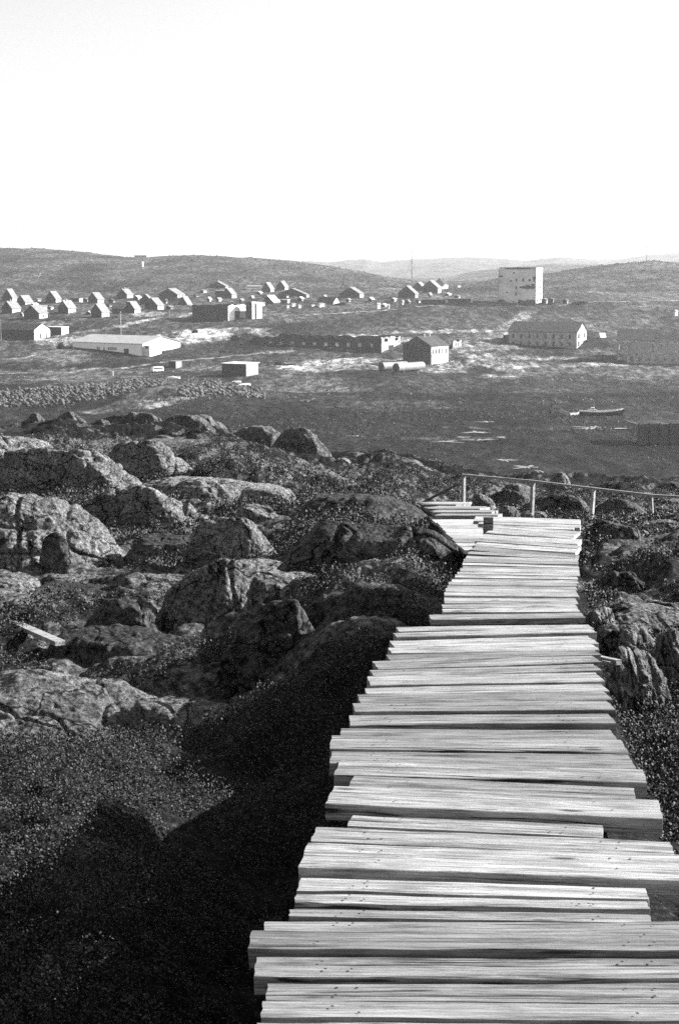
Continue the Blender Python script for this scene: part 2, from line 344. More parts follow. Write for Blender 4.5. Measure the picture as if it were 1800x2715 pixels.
def mat_wood(name, lo_, hi, axis_scale=(2.4, 30, 30)):
    m, n, b = new_mat(name)
    tc = nod(n, 'ShaderNodeTexCoord'); oi = nod(n, 'ShaderNodeObjectInfo')
    off = nod(n, 'ShaderNodeVectorMath', operation='ADD')
    cmb = nod(n, 'ShaderNodeCombineXYZ'); r = mth(n, 'MULTIPLY', oi.outputs['Random'], 57.0)
    for i in range(3): n.links.new(r, cmb.inputs[i])
    n.links.new(tc.outputs['Object'], off.inputs[0]); n.links.new(cmb.outputs[0], off.inputs[1]); v0 = off.outputs[0]
    g = noise(n, mapping(n, v0, axis_scale), 1, 7, .72, .6)
    gf = noise(n, mapping(n, v0, (5, 150, 150)), 1, 4, .6)
    blot = noise(n, mapping(n, v0, (3.2, 11, 11)), 1, 4, .6)
    crack = noise(n, mapping(n, v0, (1.3, 40, 40)), 1, 3, .5, 1.2)
    c = mth(n, 'MULTIPLY', ramp(n, g, [(.28, lo_), (.46, (lo_ + hi) * .52), (.66, hi)]), ramp(n, gf, [(.36, .66), (.58, 1.12)]))
    c = mth(n, 'MULTIPLY', c, ramp(n, blot, [(.30, .45), (.46, .95), (.7, 1.12)]))
    c = mth(n, 'MULTIPLY', c, ramp(n, crack, [(.315, .08), (.375, 1.0)]))
    rnd = mth(n, 'ADD', mth(n, 'MULTIPLY', oi.outputs['Random'], .6), .62)
    kn = nod(n, 'ShaderNodeTexVoronoi'); kn.inputs['Scale'].default_value = 1.0
    n.links.new(mapping(n, v0, (2.3, 9, 9)), kn.inputs['Vector'])
    knm = ramp(n, kn.outputs['Distance'], [(.06, .2), (.12, 1.0)])
    c = mth(n, 'MULTIPLY', mth(n, 'MULTIPLY', c, rnd), knm)
    n.links.new(c, b.inputs['Base Color'])
    bump(n, b, mth(n, 'ADD', g, mth(n, 'MULTIPLY', crack, .8)), .012)
    b.inputs['Roughness'].default_value = .75
    return m

M = {}
M['ground'] = mat_ground()
M['rock'] = mat_rock("granite_light", .010, .31)
M['rock_groove'] = mat_rock("granite_grooved", .012, .33, 1.0, 0, .35)
M['rock_far'] = mat_rock("granite_rough", .01, .16, .45, .1)
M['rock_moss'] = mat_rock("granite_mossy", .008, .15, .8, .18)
M['plank'] = mat_wood("weathered_planks", .045, .35)
M['plank_pale'] = mat_wood("bleached_planks", .11, .42)
M['beam'] = mat_wood("old_beams", .04, .14)
M['post'] = mat_wood("grey_posts", .22, .4)
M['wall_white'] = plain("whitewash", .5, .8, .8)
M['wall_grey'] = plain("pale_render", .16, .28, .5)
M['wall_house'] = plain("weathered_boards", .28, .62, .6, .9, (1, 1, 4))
M['wall_dark'] = plain("dark_brick_and_shade", .02, .06, 1.2)  # real brick, and building walls painted dark for their shade
M['wall_brick'] = plain("pale_brick", .14, .45)
M['wall_ruin'] = plain("crumbling_plaster", .03, .5, .55)
M['wall_tower'] = plain("stained_plaster", .40, .72, .16)
M['roof_light'] = plain("slate_sheet", .11, .21, .7, .7)
M['wall_front'] = plain('whitewash_lifted', .78, .9, .5)  # whitewash lightened to offset the weak light on the shaded front
M['roof_pale'] = plain('pale_sheet_roof', .26, .36, .4, .6)
M['roof_mid'] = plain("tar_paper", .02, .06, .5)
M['roof_white'] = plain("tin_roof", .55, .8, .5, .6)
M['dark'] = plain("dark_opening_and_shade", .010, .022, 2)  # near-black painted for the gloom in openings and one shaded shed front
M['glass'] = plain("window_glass", .015, .04, 2, .25)
M['van_paint'] = plain("van_paint", .62, .75, .7, .35)
M['rubber'] = plain("rubber", .015, .03, 3, .8)
M['metal_dark'] = plain("rusty_and_shaded_steel", .015, .045, 1.5, .7)  # rusty metal, and the tank ends darkened for shade
M['metal_pale'] = plain("pale_steel", .14, .3, .9, .45)
M['boat_white'] = plain("boat_paint", .5, .85, 1.0, .5)
M['stone_far'] = plain("rubble_stone", .008, .14, .9)
M['pale_ground'] = plain("dry_ground", .2, .4, .4)

# ------------------------------------------------------------------ object helpers
def tag(o, label=None, cat=None, group=None, kind=None):
    if label: o['label'] = label
    if cat: o['category'] = cat
    if group: o['group'] = group
    if kind: o['kind'] = kind
    return o
def empty(name, loc, label, cat, group=None, rz=0):
    o = bpy.data.objects.new(name, None); COL.objects.link(o); o.location = loc; o.rotation_euler = (0, 0, rz)
    o.empty_display_size = .2
    return tag(o, label, cat, group)
def np_mesh(name, v, f, mat, parent=None, smooth_=False, loc=None, rot=None):
    me = bpy.data.meshes.new(name)
    v = np.asarray(v, np.float32); 
    if isinstance(f, np.ndarray):
        k = f.shape[1]; me.vertices.add(len(v)); me.vertices.foreach_set('co', v.ravel())
        me.loops.add(f.size); me.loops.foreach_set('vertex_index', f.astype(np.int32).ravel())
        me.polygons.add(len(f)); me.polygons.foreach_set('loop_start', np.arange(0, f.size, k, dtype=np.int32))
        me.update(calc_edges=True)
    else:
        me.from_pydata([tuple(map(float, a)) for a in v], [], f); me.update()
    if smooth_: me.polygons.foreach_set('use_smooth', [True] * len(me.polygons))
    me.materials.append(mat)
    o = bpy.data.objects.new(name, me); COL.objects.link(o)
    if parent is not None: o.parent = parent
    if loc is not None: o.location = loc
    if rot is not None: o.rotation_euler = rot
    return o
class MB:
    """collects simple shapes of ONE part"""
    def __init__(s): s.v = []; s.f = []
    def add(s, vs, fs):
        k = len(s.v); s.v += [tuple(a) for a in vs]; s.f += [[i + k for i in q] for q in fs]; return s
    def box(s, x0, x1, y0, y1, z0, z1):
        return s.add([(x0, y0, z0), (x1, y0, z0), (x1, y1, z0), (x0, y1, z0), (x0, y0, z1), (x1, y0, z1), (x1, y1, z1), (x0, y1, z1)],
                     [[0, 3, 2, 1], [4, 5, 6, 7], [0, 1, 5, 4], [1, 2, 6, 5], [2, 3, 7, 6], [3, 0, 4, 7]])
    def bar(s, a, b, w, h=None, up=Vector((0, 0, 1))):
        a = Vector(a); b = Vector(b); h = h or w; d = (b - a).normalized()
        if abs(d.dot(up)) > .98: up = Vector((0, 1, 0))
        r = d.cross(up).normalized(); u = r.cross(d)
        q = [(-1, -1), (1, -1), (1, 1), (-1, 1)]
        vs = [p + r * (i * w / 2) + u * (j * h / 2) for p in (a, b) for i, j in q]
        return s.add(vs, [[3, 2, 1, 0], [4, 5, 6, 7], [0, 1, 5, 4], [1, 2, 6, 5], [2, 3, 7, 6], [3, 0, 4, 7]])
    def tube(s, a, b, r0, r1=None, n=12):
        a = Vector(a); b = Vector(b); r1 = r0 if r1 is None else r1; d = (b - a).normalized()
        up = Vector((0, 0, 1)) if abs(d.z) < .9 else Vector((0, 1, 0))
        r = d.cross(up).normalized(); u = r.cross(d)
        vs = [p + (r * math.cos(t) + u * math.sin(t)) * q for p, q in ((a, r0), (b, r1)) for t in [2 * math.pi * i / n for i in range(n)]]
        return s.add(vs, [[i, (i + 1) % n, n + (i + 1) % n, n + i] for i in range(n)] + [list(range(n))[::-1], list(range(n, 2 * n))])
    def build(s, name, mat, parent=None, loc=None, rot=None, smooth_=False):
        return np_mesh(name, s.v, s.f, mat, parent, smooth_, loc, rot)

# ------------------------------------------------------------------ the ground sheet
def build_ground():
    NR, NC = 1500, 860
    Ys = np.concatenate([np.linspace(-3.0, 2.6, 40)[:-1], np.exp(np.linspace(math.log(2.6), math.log(240), 900))[:-1],
                         np.exp(np.linspace(math.log(240), math.log(1600), 620))[:-1], np.exp(np.linspace(math.log(1600), math.log(7000), 120))])
    r = np.linspace(-1, 1, NC); r = np.sign(r) * (0.30 * np.abs(r) + 0.30 * np.abs(r) ** 4)
    Y, R = np.meshgrid(Ys, r, indexing='ij')
    X = R * (Y + 6.5)
    Z = ground(X, Y)
    v = np.stack([X, Y, Z], -1).reshape(-1, 3)
    nr = len(Ys); idx = np.arange(nr * NC).reshape(nr, NC)
    f = np.stack([idx[:-1, :-1], idx[:-1, 1:], idx[1:, 1:], idx[1:, :-1]], -1).reshape(-1, 4)
    o = np_mesh("ground", v, f, M['ground'], smooth_=True)
    # land cover: R = albedo of far land with some shadow bands painted in, G = bare rock, B = nearness of heath detail
    gz = np.gradient(Z, axis=0) / np.maximum(np.gradient(Y, axis=0), 1e-4)
    gx = np.gradient(Z, axis=1) / np.maximum(np.gradient(X, axis=1), 1e-4)
    slope = np.sqrt(gz ** 2 + gx ** 2)
    alb = np.full_like(Z, .030)
    px = pxof(X, Y)
    alb = np.where(Y < 470, .008, alb)                                     # wet tidal mud and weed
    alb = alb * (1 + .9 * smooth(n2(X * .02, Y * .012), -.1, .35))
    alb = np.where(Y > 950, .042, alb)
    def ell(cx, cy, ax, ay, val, ang=0.0, soft=.5):
        nonlocal alb
        c = hit(cx, cy); sc_ = c.y / F
        c2 = hit(cx, cy + ay); c3 = hit(cx, cy - ay)
        lx = ax * sc_; ly = max(abs(c3.y - c2.y) / 2, 2)
        dx = X - c.x; dy = Y - c.y - dx * ang
        q = (dx / lx) ** 2 + (dy / ly) ** 2 + .9 * n2(X * .04, Y * .015) + .9 * n2(X * .12, Y * .05) + .6 * n2(X * .5, Y * .2)
        w = 1 - smooth(q, 1 - soft, 1 + soft)
        alb = alb * (1 - w) + val * (.98 if val > .1 else .7) * w
    for e in [(560, 890, 130, 14, .24, .35), (430, 905, 120, 10, .2), (1290, 965, 130, 20, .22), (1180, 975, 110, 14, .2), (960, 960, 150, 12, .22, .3), (820, 975, 90, 10, .2),
              (540, 978, 50, 8, .22), (1450, 952, 110, 6, .2), (1560, 965, 90, 5, .22), (1340, 1000, 60, 8, .2), (960, 895, 150, 6, .19), (1150, 880, 150, 6, .16),
              (130, 858, 90, 6, .17), (190, 900, 110, 12, .15), (440, 835, 120, 6, .15), (1330, 920, 60, 8, .16), (1200, 925, 90, 10, .12), (700, 850, 110, 6, .13),
              (1480, 1022, 150, 10, .03), (1150, 1030, 200, 14, .03), (150, 975, 200, 16, .022), (320, 970, 120, 12, .022), (250, 985, 220, 6, .09), (1560, 960, 0.1, .1, .05),  # dark ovals paint the shadow below the warehouse and the shaded slopes
              (1550, 885, 160, 10, .06), (1500, 1010, 200, 16, .035), (300, 1000, 300, 5, .10), (430, 1065, 110, 12, .13, .8), (560, 855, 140, 10, .035), (420, 862, 150, 9, .035),
              (1050, 825, 160, 10, .035), (1000, 850, 200, 8, .04), (300, 765, 260, 6, .045), (1600, 830, 160, 8, .05), (1650, 930, 110, 10, .06),
              (1350, 1135, 150, 5, .06), (1180, 1160, 130, 5, .05), (1060, 1075, 200, 14, .05), (1650, 1100, 150, 12, .022), (1500, 1095, 130, 18, .014), (1620, 1160, 160, 16, .02)]:
        ell(*e)
    def road(pts, w, val):
        nonlocal alb
        ps = [hit(*p) for p in pts]
        best = np.full_like(Z, 1e9)
        for a, c in zip(ps[:-1], ps[1:]):
            d = np.array([c.x - a.x, c.y - a.y]); L2 = max(d @ d, 1e-6)
            t = np.clip(((X - a.x) * d[0] + (Y - a.y) * d[1]) / L2, 0, 1)
            best = np.minimum(best, np.hypot(X - a.x - t * d[0], Y - a.y - t * d[1]))
        k = 1 - smooth(best + 1.2 * n2(X * .1, Y * .1), w * .6, w * 1.1)
        alb = alb * (1 - k) + val * .75 * k
    road([(1270, 925), (1330, 880), (1380, 845), (1420, 815), (1500, 803), (1800, 795)], 4.6, .15)
    road([(0, 990), (200, 985), (330, 975), (440, 960), (600, 945), (780, 930)], 2.2, .2)
    road([(250, 1095), (330, 1065), (450, 1025), (560, 1000)], 4, .07)
    road([(150, 890), (330, 865), (430, 840), (520, 828)], 2.2, .18)
    road([(1420, 815), (1250, 800), (1100, 812), (900, 830), (760, 835)], 2.0, .19)
    road([(0, 952), (60, 950), (95, 935)], 1.5, .18)
    nearw = 1 - smooth(Y, 45, 110)
    rock = np.clip(.18 + (slope - .35) * 1.0 + .55 * n2(X * .4, Y * .3) + .15, 0, 1) * (1 - smooth(Y, 170, 230))
    rock = rock + .0 * Z
    xd, zd = deck_c(Y)
    rock = np.where((Y < 12), rock * .12, rock)
    nz = n2(X * .9, Y * .7)
    for (cx_, cy_, hx_, hy_, bz_) in FOOT:
        if cy_ < 12.0: continue
        m_ = (Y > cy_ - 3 * hy_ - 1) & (Y < cy_ + 3 * hy_ + 1)
        q = np.sqrt(((X[m_] - cx_) / hx_) ** 2 + ((Y[m_] - cy_) / (hy_ + .3)) ** 2)
        rock[m_] = np.maximum(rock[m_], (1 - smooth(q + .5 * nz[m_], 1.1, 1.8)) * .85)
    ca = o.data.color_attributes.new(name='cover', type='FLOAT_COLOR', domain='POINT')
    c = np.stack([alb, rock, nearw, np.ones_like(Z)], -1).reshape(-1)
    ca.data.foreach_set('color', c.astype(np.float32))
    tag(o, kind='structure')
    return o
ground_obj = build_ground()

# ------------------------------------------------------------------ tidal pools
def pool(cx, cy, ax, ay, seed, name="tidal_pool"):
    c = hit(cx, cy); sc_ = c.y / F
    ly = abs(hit(cx, cy - ay).y - hit(cx, cy + ay).y) / 2; lx = ax * sc_
    n = 90; t = np.linspace(0, 2 * math.pi, n, endpoint=False)
    rr = .8 + 1.2 * n2(np.cos(t) * 2 + seed, np.sin(t) * 2) + .9 * n2(np.cos(t) * 6 + seed, np.sin(t) * 6)
    x = c.x + lx * rr * np.cos(t); y = c.y + ly * rr * np.sin(t)
    z = np.median(ground(x, y)) + .12
    v = [(c.x, c.y, z)] + [(a, b, z) for a, b in zip(x, y)]
    o = np_mesh(name, v, [[0, 1 + i, 1 + (i + 1) % n] for i in range(n)], M['water'])
    return tag(o, kind='structure')
m, n_, b_ = new_mat("still_water"); b_.inputs['Base Color'].default_value = (.03, .03, .03, 1); b_.inputs['Roughness'].default_value = .12
b_.inputs['Specular IOR Level'].default_value = .6; bump(n_, b_, noise(n_, geo(n_), 1.5, 3), .02); M['water'] = m
for i, q in enumerate([(1275, 1168, 42, 3.5), (1180, 1172, 34, 2.4), (1260, 1146, 30, 2.2), (1330, 1160, 10, 1.8), (940, 1158, 26, 2.0), (1225, 1160, 20, 1.6),
                       (1400, 1240, 34, 3), (1340, 1222, 26, 2), (1290, 1120, 40, 2), (1590, 1135, 60, 3.2)]):
    pool(*q, seed=i * 7.3, name="tidal_pool")

# ------------------------------------------------------------------ rocks
_ico = {}
def ico(s):
    if s not in _ico:
        bm = bmesh.new(); bmesh.ops.create_icosphere(bm, subdivisions=s, radius=1)
        _ico[s] = (np.array([v.co[:] for v in bm.verts]), np.array([[v.index for v in f.verts] for f in bm.faces])); bm.free()
    return _ico[s]
STYLE = {
    'dark': [((.0, .15, 1), .95), ((.85, -.30, .45), .78), ((-.12, -1, .22), .72), ((-1, 0, .25), .95), ((0, 1, .3), 1), ((-.5, -.3, .8), 1.0)],
    'lit': [((.1, .2, 1), .95), ((.45, -.55, .70), .66), ((.85, -.35, .3), .85), ((-1, -.1, .3), .95), ((.1, -1, .2), .9), ((0, 1, .3), 1)],
    'whale': [((.05, .1, 1), .8), ((.7, -.1, .7), .8), ((-.1, -1, .55), .7), ((-.8, 0, .6), .85), ((0, 1, .4), 1)],
    'slab': [((.12, -.22, 1), .6), ((.7, -.2, .5), .9), ((0, -1, .4), .85), ((-1, 0, .3), 1), ((0, 1, .4), 1)],
}
def rock_shape(hx, hy, hz, style, seed, sub, rough=1.0, groove=0.0, pw=24):
    v, f = ico(sub); rs = np.random.RandomState(seed)
    pl = [(np.array(a, float) / np.linalg.norm(a), d * (1 + .08 * rs.uniform(-1, 1))) for a, d in STYLE[style]]
    for _ in range(9):
        a = rs.normal(size=3); a[2] = abs(a[2]) * .7; a /= np.linalg.norm(a); pl.append((a, rs.uniform(.74, .98)))
    pl.append((np.array([0, 0, -1.0]), 1.0))
    w = v.copy(); w += .10 * np.stack([n3(v * 1.3 + seed), n3(v * 1.3 + seed + 50), n3(v * 1.3 + seed + 90)], 1)
    w /= np.linalg.norm(w, axis=1)[:, None]
    acc = 0
    for a, d in pl: acc = acc + np.maximum(w @ a / d, 0) ** pw
    rad = acc ** (-1 / pw)
    q = v * rad[:, None] * np.array([hx, hy, hz])
    s = min(hx, hz * 1.6)
    so = seed * 13.7
    nrm = v / np.array([hx, hy, hz]); nrm /= np.linalg.norm(nrm, axis=1)[:, None]
    d = .07 * s * n3(q * (1.0 / s) + so)
    d += rough * .055 * s * (1 - 2 * np.abs(n3(q * (2.4 / s) + so)))
    d += rough * .022 * s * n3(q * (6 / s) + so)
    d += rough * .012 * s * (1 - 2 * np.abs(n3(q * (13 / s) + so)))
    cr = n3(q * np.array([1.1, .8, .5]) * (1.0 / s) + so * 1.7); d -= .05 * s * np.exp(-(cr / .035) ** 2) * (sub >= 5)
    cr = n3(q * np.array([.5, .8, 1.6]) * (1.3 / s) - so); d -= .04 * s * np.exp(-(cr / .03) ** 2) * (sub >= 6)
    if sub >= 6: d += rough * .006 * s * n3(q * (30 / s) + so)
    if groove:
        g = np.stack([q[:, 0] * 3.2 / s + .5 * q[:, 2] / s, q[:, 1] * 1.2 / s, q[:, 2] * .35 / s], 1)
        d -= groove * s * np.maximum(np.abs(n3(g + so)) * -1 + .18, 0) * 3
    return q + nrm * d[:, None], f
def rock(label, x0, y0, x1, y1, Y, style='dark', seed=1, sub=5, dr=.8, mat='rock', name='boulder', sink=.5, group=None, yaw=0.0, rough=1.0, groove=0, pw=24, cat='boulder', tilt=0.0, foot=True):
    """box in 1568-wide picture units, at forward distance Y"""
    k = 1800 / 1568.0; x0, y0, x1, y1 = x0 * k, y0 * k, x1 * k, y1 * k
    hx = (x1 - x0) / 2 * Y / F; hy = hx * dr
    a = P((x0 + x1) / 2, y0, Y + hy * .6); b = P((x0 + x1) / 2, y1, Y - hy * .4)
    h = max(a.z - b.z, .05); tot = h * (1 + sink); hz = tot / 2 / .93
    q, f = rock_shape(hx, hy, hz, style, seed, sub, rough, groove, pw)
    o = np_mesh(name, q, f, M[mat], smooth_=True, loc=(a.x, Y + hy * .2, a.z - hz * .93), rot=(0, tilt, yaw))
    return tag(o, label, cat, group)
for a_, k_ in ROCKS: rock(*a_, **k_)
# small boulders strewn about
random.seed(5)
small = []
for i in range(9):
    st = ['dark', 'whale', 'lit', 'dark'][i % 4]
    q, f = rock_shape(.5, .42, .32, st, 200 + i, 4, 1.2)
    me = bpy.data.meshes.new("small_boulder"); me.from_pydata([tuple(a) for a in q], [], f.tolist()); me.update()
    me.polygons.foreach_set('use_smooth', [True] * len(me.polygons)); me.materials.append(M['rock_far'] if i % 3 else M['rock']); small.append(me)
cnt = 0
while cnt < 120:
    Y = math.exp(random.uniform(math.log(14), math.log(125))); px = random.uniform(-60, 1860)
    x = (px - CX) / F * Y * 1.02
    xd, zd = deck_c(Y)
    if abs(x - float(xd)) < 1.3 and Y < 45: continue
    if Y < 22 and px < 1500: continue
    s = random.uniform(.35, 1.0) ** 1.6 * min(Y / 34, 1.7) * random.choice([.5, .7, 1])
    o = bpy.data.objects.new("small_boulder", random.choice(small)); COL.objects.link(o)
    o.location = (x, Y, G(x, Y) + .05 * s); o.scale = (s * random.uniform(.8, 1.5), s * random.uniform(.7, 1.2), s * random.uniform(.45, .85))
    o.rotation_euler = (random.uniform(-.15, .15), random.uniform(-.15, .15), random.uniform(-.5, .5))
    tag(o, "small rough boulder strewn among heath on the rocky hillside", "boulder", "small boulders strewn over the hillside"); cnt += 1

# rubble bank (riprap) on the shore
def rubble(name, pts, n, s0, s1, seed, label):
    rs = np.random.RandomState(seed); v0, f0 = ico(1)
    V = []; Fc = []; k = 0
    ps = [(hit(a[0], a[1]), hit(a[0], a[2])) for a in pts]
    for i in range(n):
        t = rs.uniform(0, len(ps) - 1.001); j = int(t); t -= j
        a = ps[j][0].lerp(ps[j + 1][0], t); c = ps[j][1].lerp(ps[j + 1][1], t)
        p = a.lerp(c, rs.beta(1.2, 1.2)); x = p.x + rs.normal() * .5; y = p.y + rs.normal() * 1.5
        s = rs.uniform(s0, s1) * np.array([rs.uniform(.6, 1.3), rs.uniform(.6, 1.3), rs.uniform(.5, 1)])
        q = v0 * (1 + .35 * rs.uniform(-1, 1, size=(len(v0), 1))) * s
        ang = rs.uniform(0, 6.28); c_, s_ = math.cos(ang), math.sin(ang)
        q = np.stack([q[:, 0] * c_ - q[:, 1] * s_, q[:, 0] * s_ + q[:, 1] * c_, q[:, 2]], 1) + np.array([x, y, 0])
        V.append(q); Fc.append(f0 + k); k += len(q)
        q[:, 2] += G(x, y) + s[2] * .3
    o = np_mesh(name, np.concatenate(V), np.concatenate(Fc), M['stone_far'])
    tag(o, label, 'rubble', kind='stuff')
rubble("rubble_bank", [(-60, 1040, 1080), (60, 1032, 1078), (200, 1022, 1068), (330, 1010, 1045), (440, 1002, 1018)], 1900, .2, .85, 3, "bank of pale broken stones along the shore below the warehouse")
rubble("rubble_heap", [(480, 1030, 1052), (560, 1012, 1048), (640, 1020, 1052), (700, 1040, 1058)], 420, .45, .95, 4, "heap of pale broken stones below the grey shed")

# ------------------------------------------------------------------ the plank walkway
def plank_mesh(L, wd, th, seed, n=44, crook=.010):
    """plank along local x (0..L), y 0..wd, top at z 0"""
    rs = np.random.RandomState(seed)
    xs = np.linspace(0, L, n)
    sec = [(0, -.06), (0, -.94), (.015, -1), (.985, -1), (1, -.94), (1, -.06), (.985, -.005), (.8, 0), (.6, 0), (.4, 0), (.2, 0), (.015, -.005)]
    e0 = crook * n2(xs * 1.1 + seed * 3.1, xs * 0 + .3) + crook * .5 * n2(xs * 5 + seed, xs * 0 + 1.7)
    e1 = crook * n2(xs * 1.1 + seed * 5.3, xs * 0 + 8.3) + crook * .5 * n2(xs * 5 + seed, xs * 0 + 4.7)
    bow = .006 * n2(xs * .6 + seed * 1.9, xs * 0 + 2.2)
    V = []
    for i, x in enumerate(xs):
        for (a, b) in sec:
            y = e0[i] * (1 - a) + wd * a + e1[i] * a
            z = b * th + bow[i]
            if b > -.5: z += .0022 * math.sin(y * 90 + seed + x * 2)
            xx = x
            if i in (0, n - 1): xx += .002 * math.sin(a * 9 + seed * 2.3 + b * 4)
            V.append((xx, y, z))
    m_ = len(sec); Fc = []
    for i in range(n - 1):
        for j in range(m_):
            k = (j + 1) % m_
            Fc.append([i * m_ + j, i * m_ + k, (i + 1) * m_ + k, (i + 1) * m_ + j])
    Fc.append(list(range(m_))[::-1][::1]); Fc.append([(n - 1) * m_ + j for j in range(m_)])
    return V, Fc
class Plane:
    """deck plane through a near and a far point (picture x, y, axis distance)"""
    def __init__(s, near, far):
        s.a = PA(*near); s.b = PA(*far); d = (s.b - s.a); s.sl = (s.b.z - s.a.z) / (s.b.y - s.a.y)
    def at(s, px, py):
        x, y, z = ray(px, py); # z*k = a.z + sl*(y*k - a.y)
        k = (s.a.z - s.sl * s.a.y) / (z - s.sl * y)
        return Vector((x * k, y * k, z * k))
GAPS = {True: (.010, .034), False: (.006, .022)}
def section(name, label, pl, rows, mat, th=.05, crook=.010, posts=True, group='stretches of the plank walkway'):
    """rows: (far yL, yR, near yL, yR, xl, xr, dz)"""
    mid = rows[len(rows) // 2]; o0 = pl.at((mid[4] + mid[5]) / 2, (mid[0] + mid[2]) / 2)
    root = empty(name, o0, label, 'walkway', group)
    ends = []; nails = MB()
    for i, (fl, fr, nl, nr_, xl, xr, dz) in enumerate(rows):
        xr_ = xr
        a = pl.at(xl, nl); b = pl.at(xr_, nr_); c = pl.at(xl, fl); d = pl.at(xr_, fr)
        dirx = (b - a).normalized(); up = Vector((0, -pl.sl, 1)).normalized(); diry = up.cross(dirx).normalized(); up = dirx.cross(diry)
        gap = random.uniform(*GAPS[len(rows) > 29])
        wd = max(((c - a).dot(diry) + (d - a).dot(diry)) / 2 - gap, .02)
        L = (b - a).length
        V, Fc = plank_mesh(L, wd, th * random.uniform(.9, 1.1), i * 17 + len(name) * 31 + len(rows), crook=crook)
        o = np_mesh('plank', V, Fc, M[mat if random.random() < .8 else 'plank'], root)
        mw = Matrix((dirx, diry, up)).transposed().to_4x4(); mw.translation = a + up * dz + diry * gap * .7
        o.matrix_parent_inverse = Matrix.Identity(4)
        o.matrix_local = Matrix.Translation(-o0) @ mw
        ends.append((a, b, c, d))
        for t in (.15, .2, .8, .85):
            for f_ in (.3, .7):
                if random.random() < .6:
                    q = (a + up * (dz + .0015) + diry * (gap * .7 + wd * f_) + dirx * L * (t + random.uniform(-.01, .01))) - o0
                    rr = .0045; nails.add([q + dirx * rr * math.cos(k * 1.047) + diry * rr * math.sin(k * 1.047) + up * .003 for k in range(6)], [[0, 1, 2, 3, 4, 5]])
    if len(rows) > 29: nails.build('nails', M['rubber'], root)['kind'] = 'stuff'
    a, b = ends[-1][0], ends[-1][1]; c, d = ends[0][2], ends[0][3]
    for t in (.18, .82):
        p = a.lerp(b, t) - o0; q = c.lerp(d, t) - o0
        up = Vector((0, 0, 1)); w = .09
        off = Vector((0, 0, -th - .055))
        MB().bar(p + off, q + off, .09, .10).build('stringer', M['beam'], root)
        if posts:
            npst = 3
            for j in range(npst):
                s = p.lerp(q, (j + .4) / npst) + off + Vector((.10 if t < .5 else -.10, 0, 0)); wpt = s + o0
                g = G(wpt.x, wpt.y)
                if wpt.z - g > .12:
                    MB().bar(s + Vector((0, 0, .02)), Vector((s.x, s.y, g - .2 - o0.z)), .09).build('post', M['beam'], root)
    return root
S1 = Plane((1180, 2690, 3.3), (1320, 1660, 8.4))
seams = [(1666, 1653, 1064, 1574), (1677, 1668, 1060, 1576), (1692, 1680, 1053, 1584), (1715, 1703, 1050, 1591), (1735, 1723, 1041, 1592), (1754, 1739, 1037, 1595), (1775, 1758, 1003, 1597),
         (1795, 1779, 993, 1600), (1817, 1808, 983, 1606), (1841, 1831, 975, 1617), (1869, 1858, 957, 1626), (1897, 1887, 943, 1635), (1926, 1921, 930, 1638), (1959, 1960, 903, 1641),
         (1992, 2001, 873, 1667), (2028, 2040, 873, 1687), (2062, 2091, 885, 1717), (2102, 2137, 918, 1687), (2152, 2192, 861, 1757), (2188, 2229, 918, 1598),
         (2238, 2278, 821, 1791), (2316, 2353, 790, 1850), (2361, 2389, 786, 1723), (2401, 2422, 778, 1727), (2430, 2442, 765, 1731), (2484, 2491, 695, 1930),
         (2543, 2546, 658, 1930), (2600, 2602, 672, 1930), (2656, 2660, 703, 1930), (2712, 2716, 690, 1940), (2780, 2784, 672, 1950), (2850, 2852, 640, 1950), (2930, 2930, 620, 1950)]
random.seed(11)
lowdz = {3: -.012, 9: -.008, 11: .006, 13: -.01, 16: .012, 18: .022, 19: -.004, 20: .0, 21: .012, 26: .022, 27: .006, 28: -.008}
rows1 = []
for i in range(1, len(seams)):
    p, q = seams[i - 1], seams[i]
    # bring the previous seam to this plank's own ends
    def line(s, x):
        t = (x - s[2]) / (s[3] - s[2]); return s[0] + (s[1] - s[0]) * t
    rows1.append((line(p, q[2]), line(p, q[3]), line(q, q[2]), line(q, q[3]), q[2], q[3], lowdz.get(i, random.uniform(-.006, .006))))
section("plank_walkway", "nearest stretch of weathered plank walkway, thick uneven boards, filling lower right", S1, rows1, 'plank', .055, .011)
S2 = Plane((1340, 1648, 10.0), (1390, 1373, 14.2))
def interp(x, pts): return float(np.interp(x, [p[0] for p in pts], [p[1] for p in pts]))
LX = [(1369, 1250), (1400, 1290), (1417, 1273), (1432, 1259), (1446, 1247), (1463, 1241), (1478, 1234), (1503, 1227), (1538, 1198), (1549, 1187), (1578, 1178), (1624, 1175), (1634, 1140), (1655, 1138)]
RX = [(1372, 1534), (1393, 1537), (1405, 1519), (1417, 1517), (1432, 1530), (1452, 1532), (1460, 1527), (1475, 1522), (1490, 1529), (1538, 1537), (1567, 1531), (1612, 1534), (1640, 1549), (1655, 1549)]
se2 = [(1369, 1378), (1381, 1391), (1388, 1399), (1396, 1405), (1414, 1430), (1428, 1444), (1436, 1456), (1448, 1467), (1457, 1482), (1470, 1487), (1482, 1492), (1491, 1499), (1499, 1506), (1507, 1514),
       (1516, 1522), (1524, 1529), (1533, 1538), (1542, 1546), (1551, 1555), (1561, 1565), (1572, 1575), (1582, 1585), (1593, 1595), (1603, 1604), (1615, 1614), (1626, 1624), (1637, 1634), (1652, 1648)]
rows2 = []
for i in range(1, len(se2)):
    p, q = se2[i - 1], se2[i]; ym = (p[0] + q[0]) / 2; yr = (p[1] + q[1]) / 2
    xl = interp(ym, LX) + random.uniform(-4, 4); xr = interp(yr, RX) + random.uniform(-4, 4)
    rows2.append((p[0], p[1], q[0], q[1], xl, xr, random.uniform(-.006, .006) + (.02 if i == len(se2) - 1 else 0)))
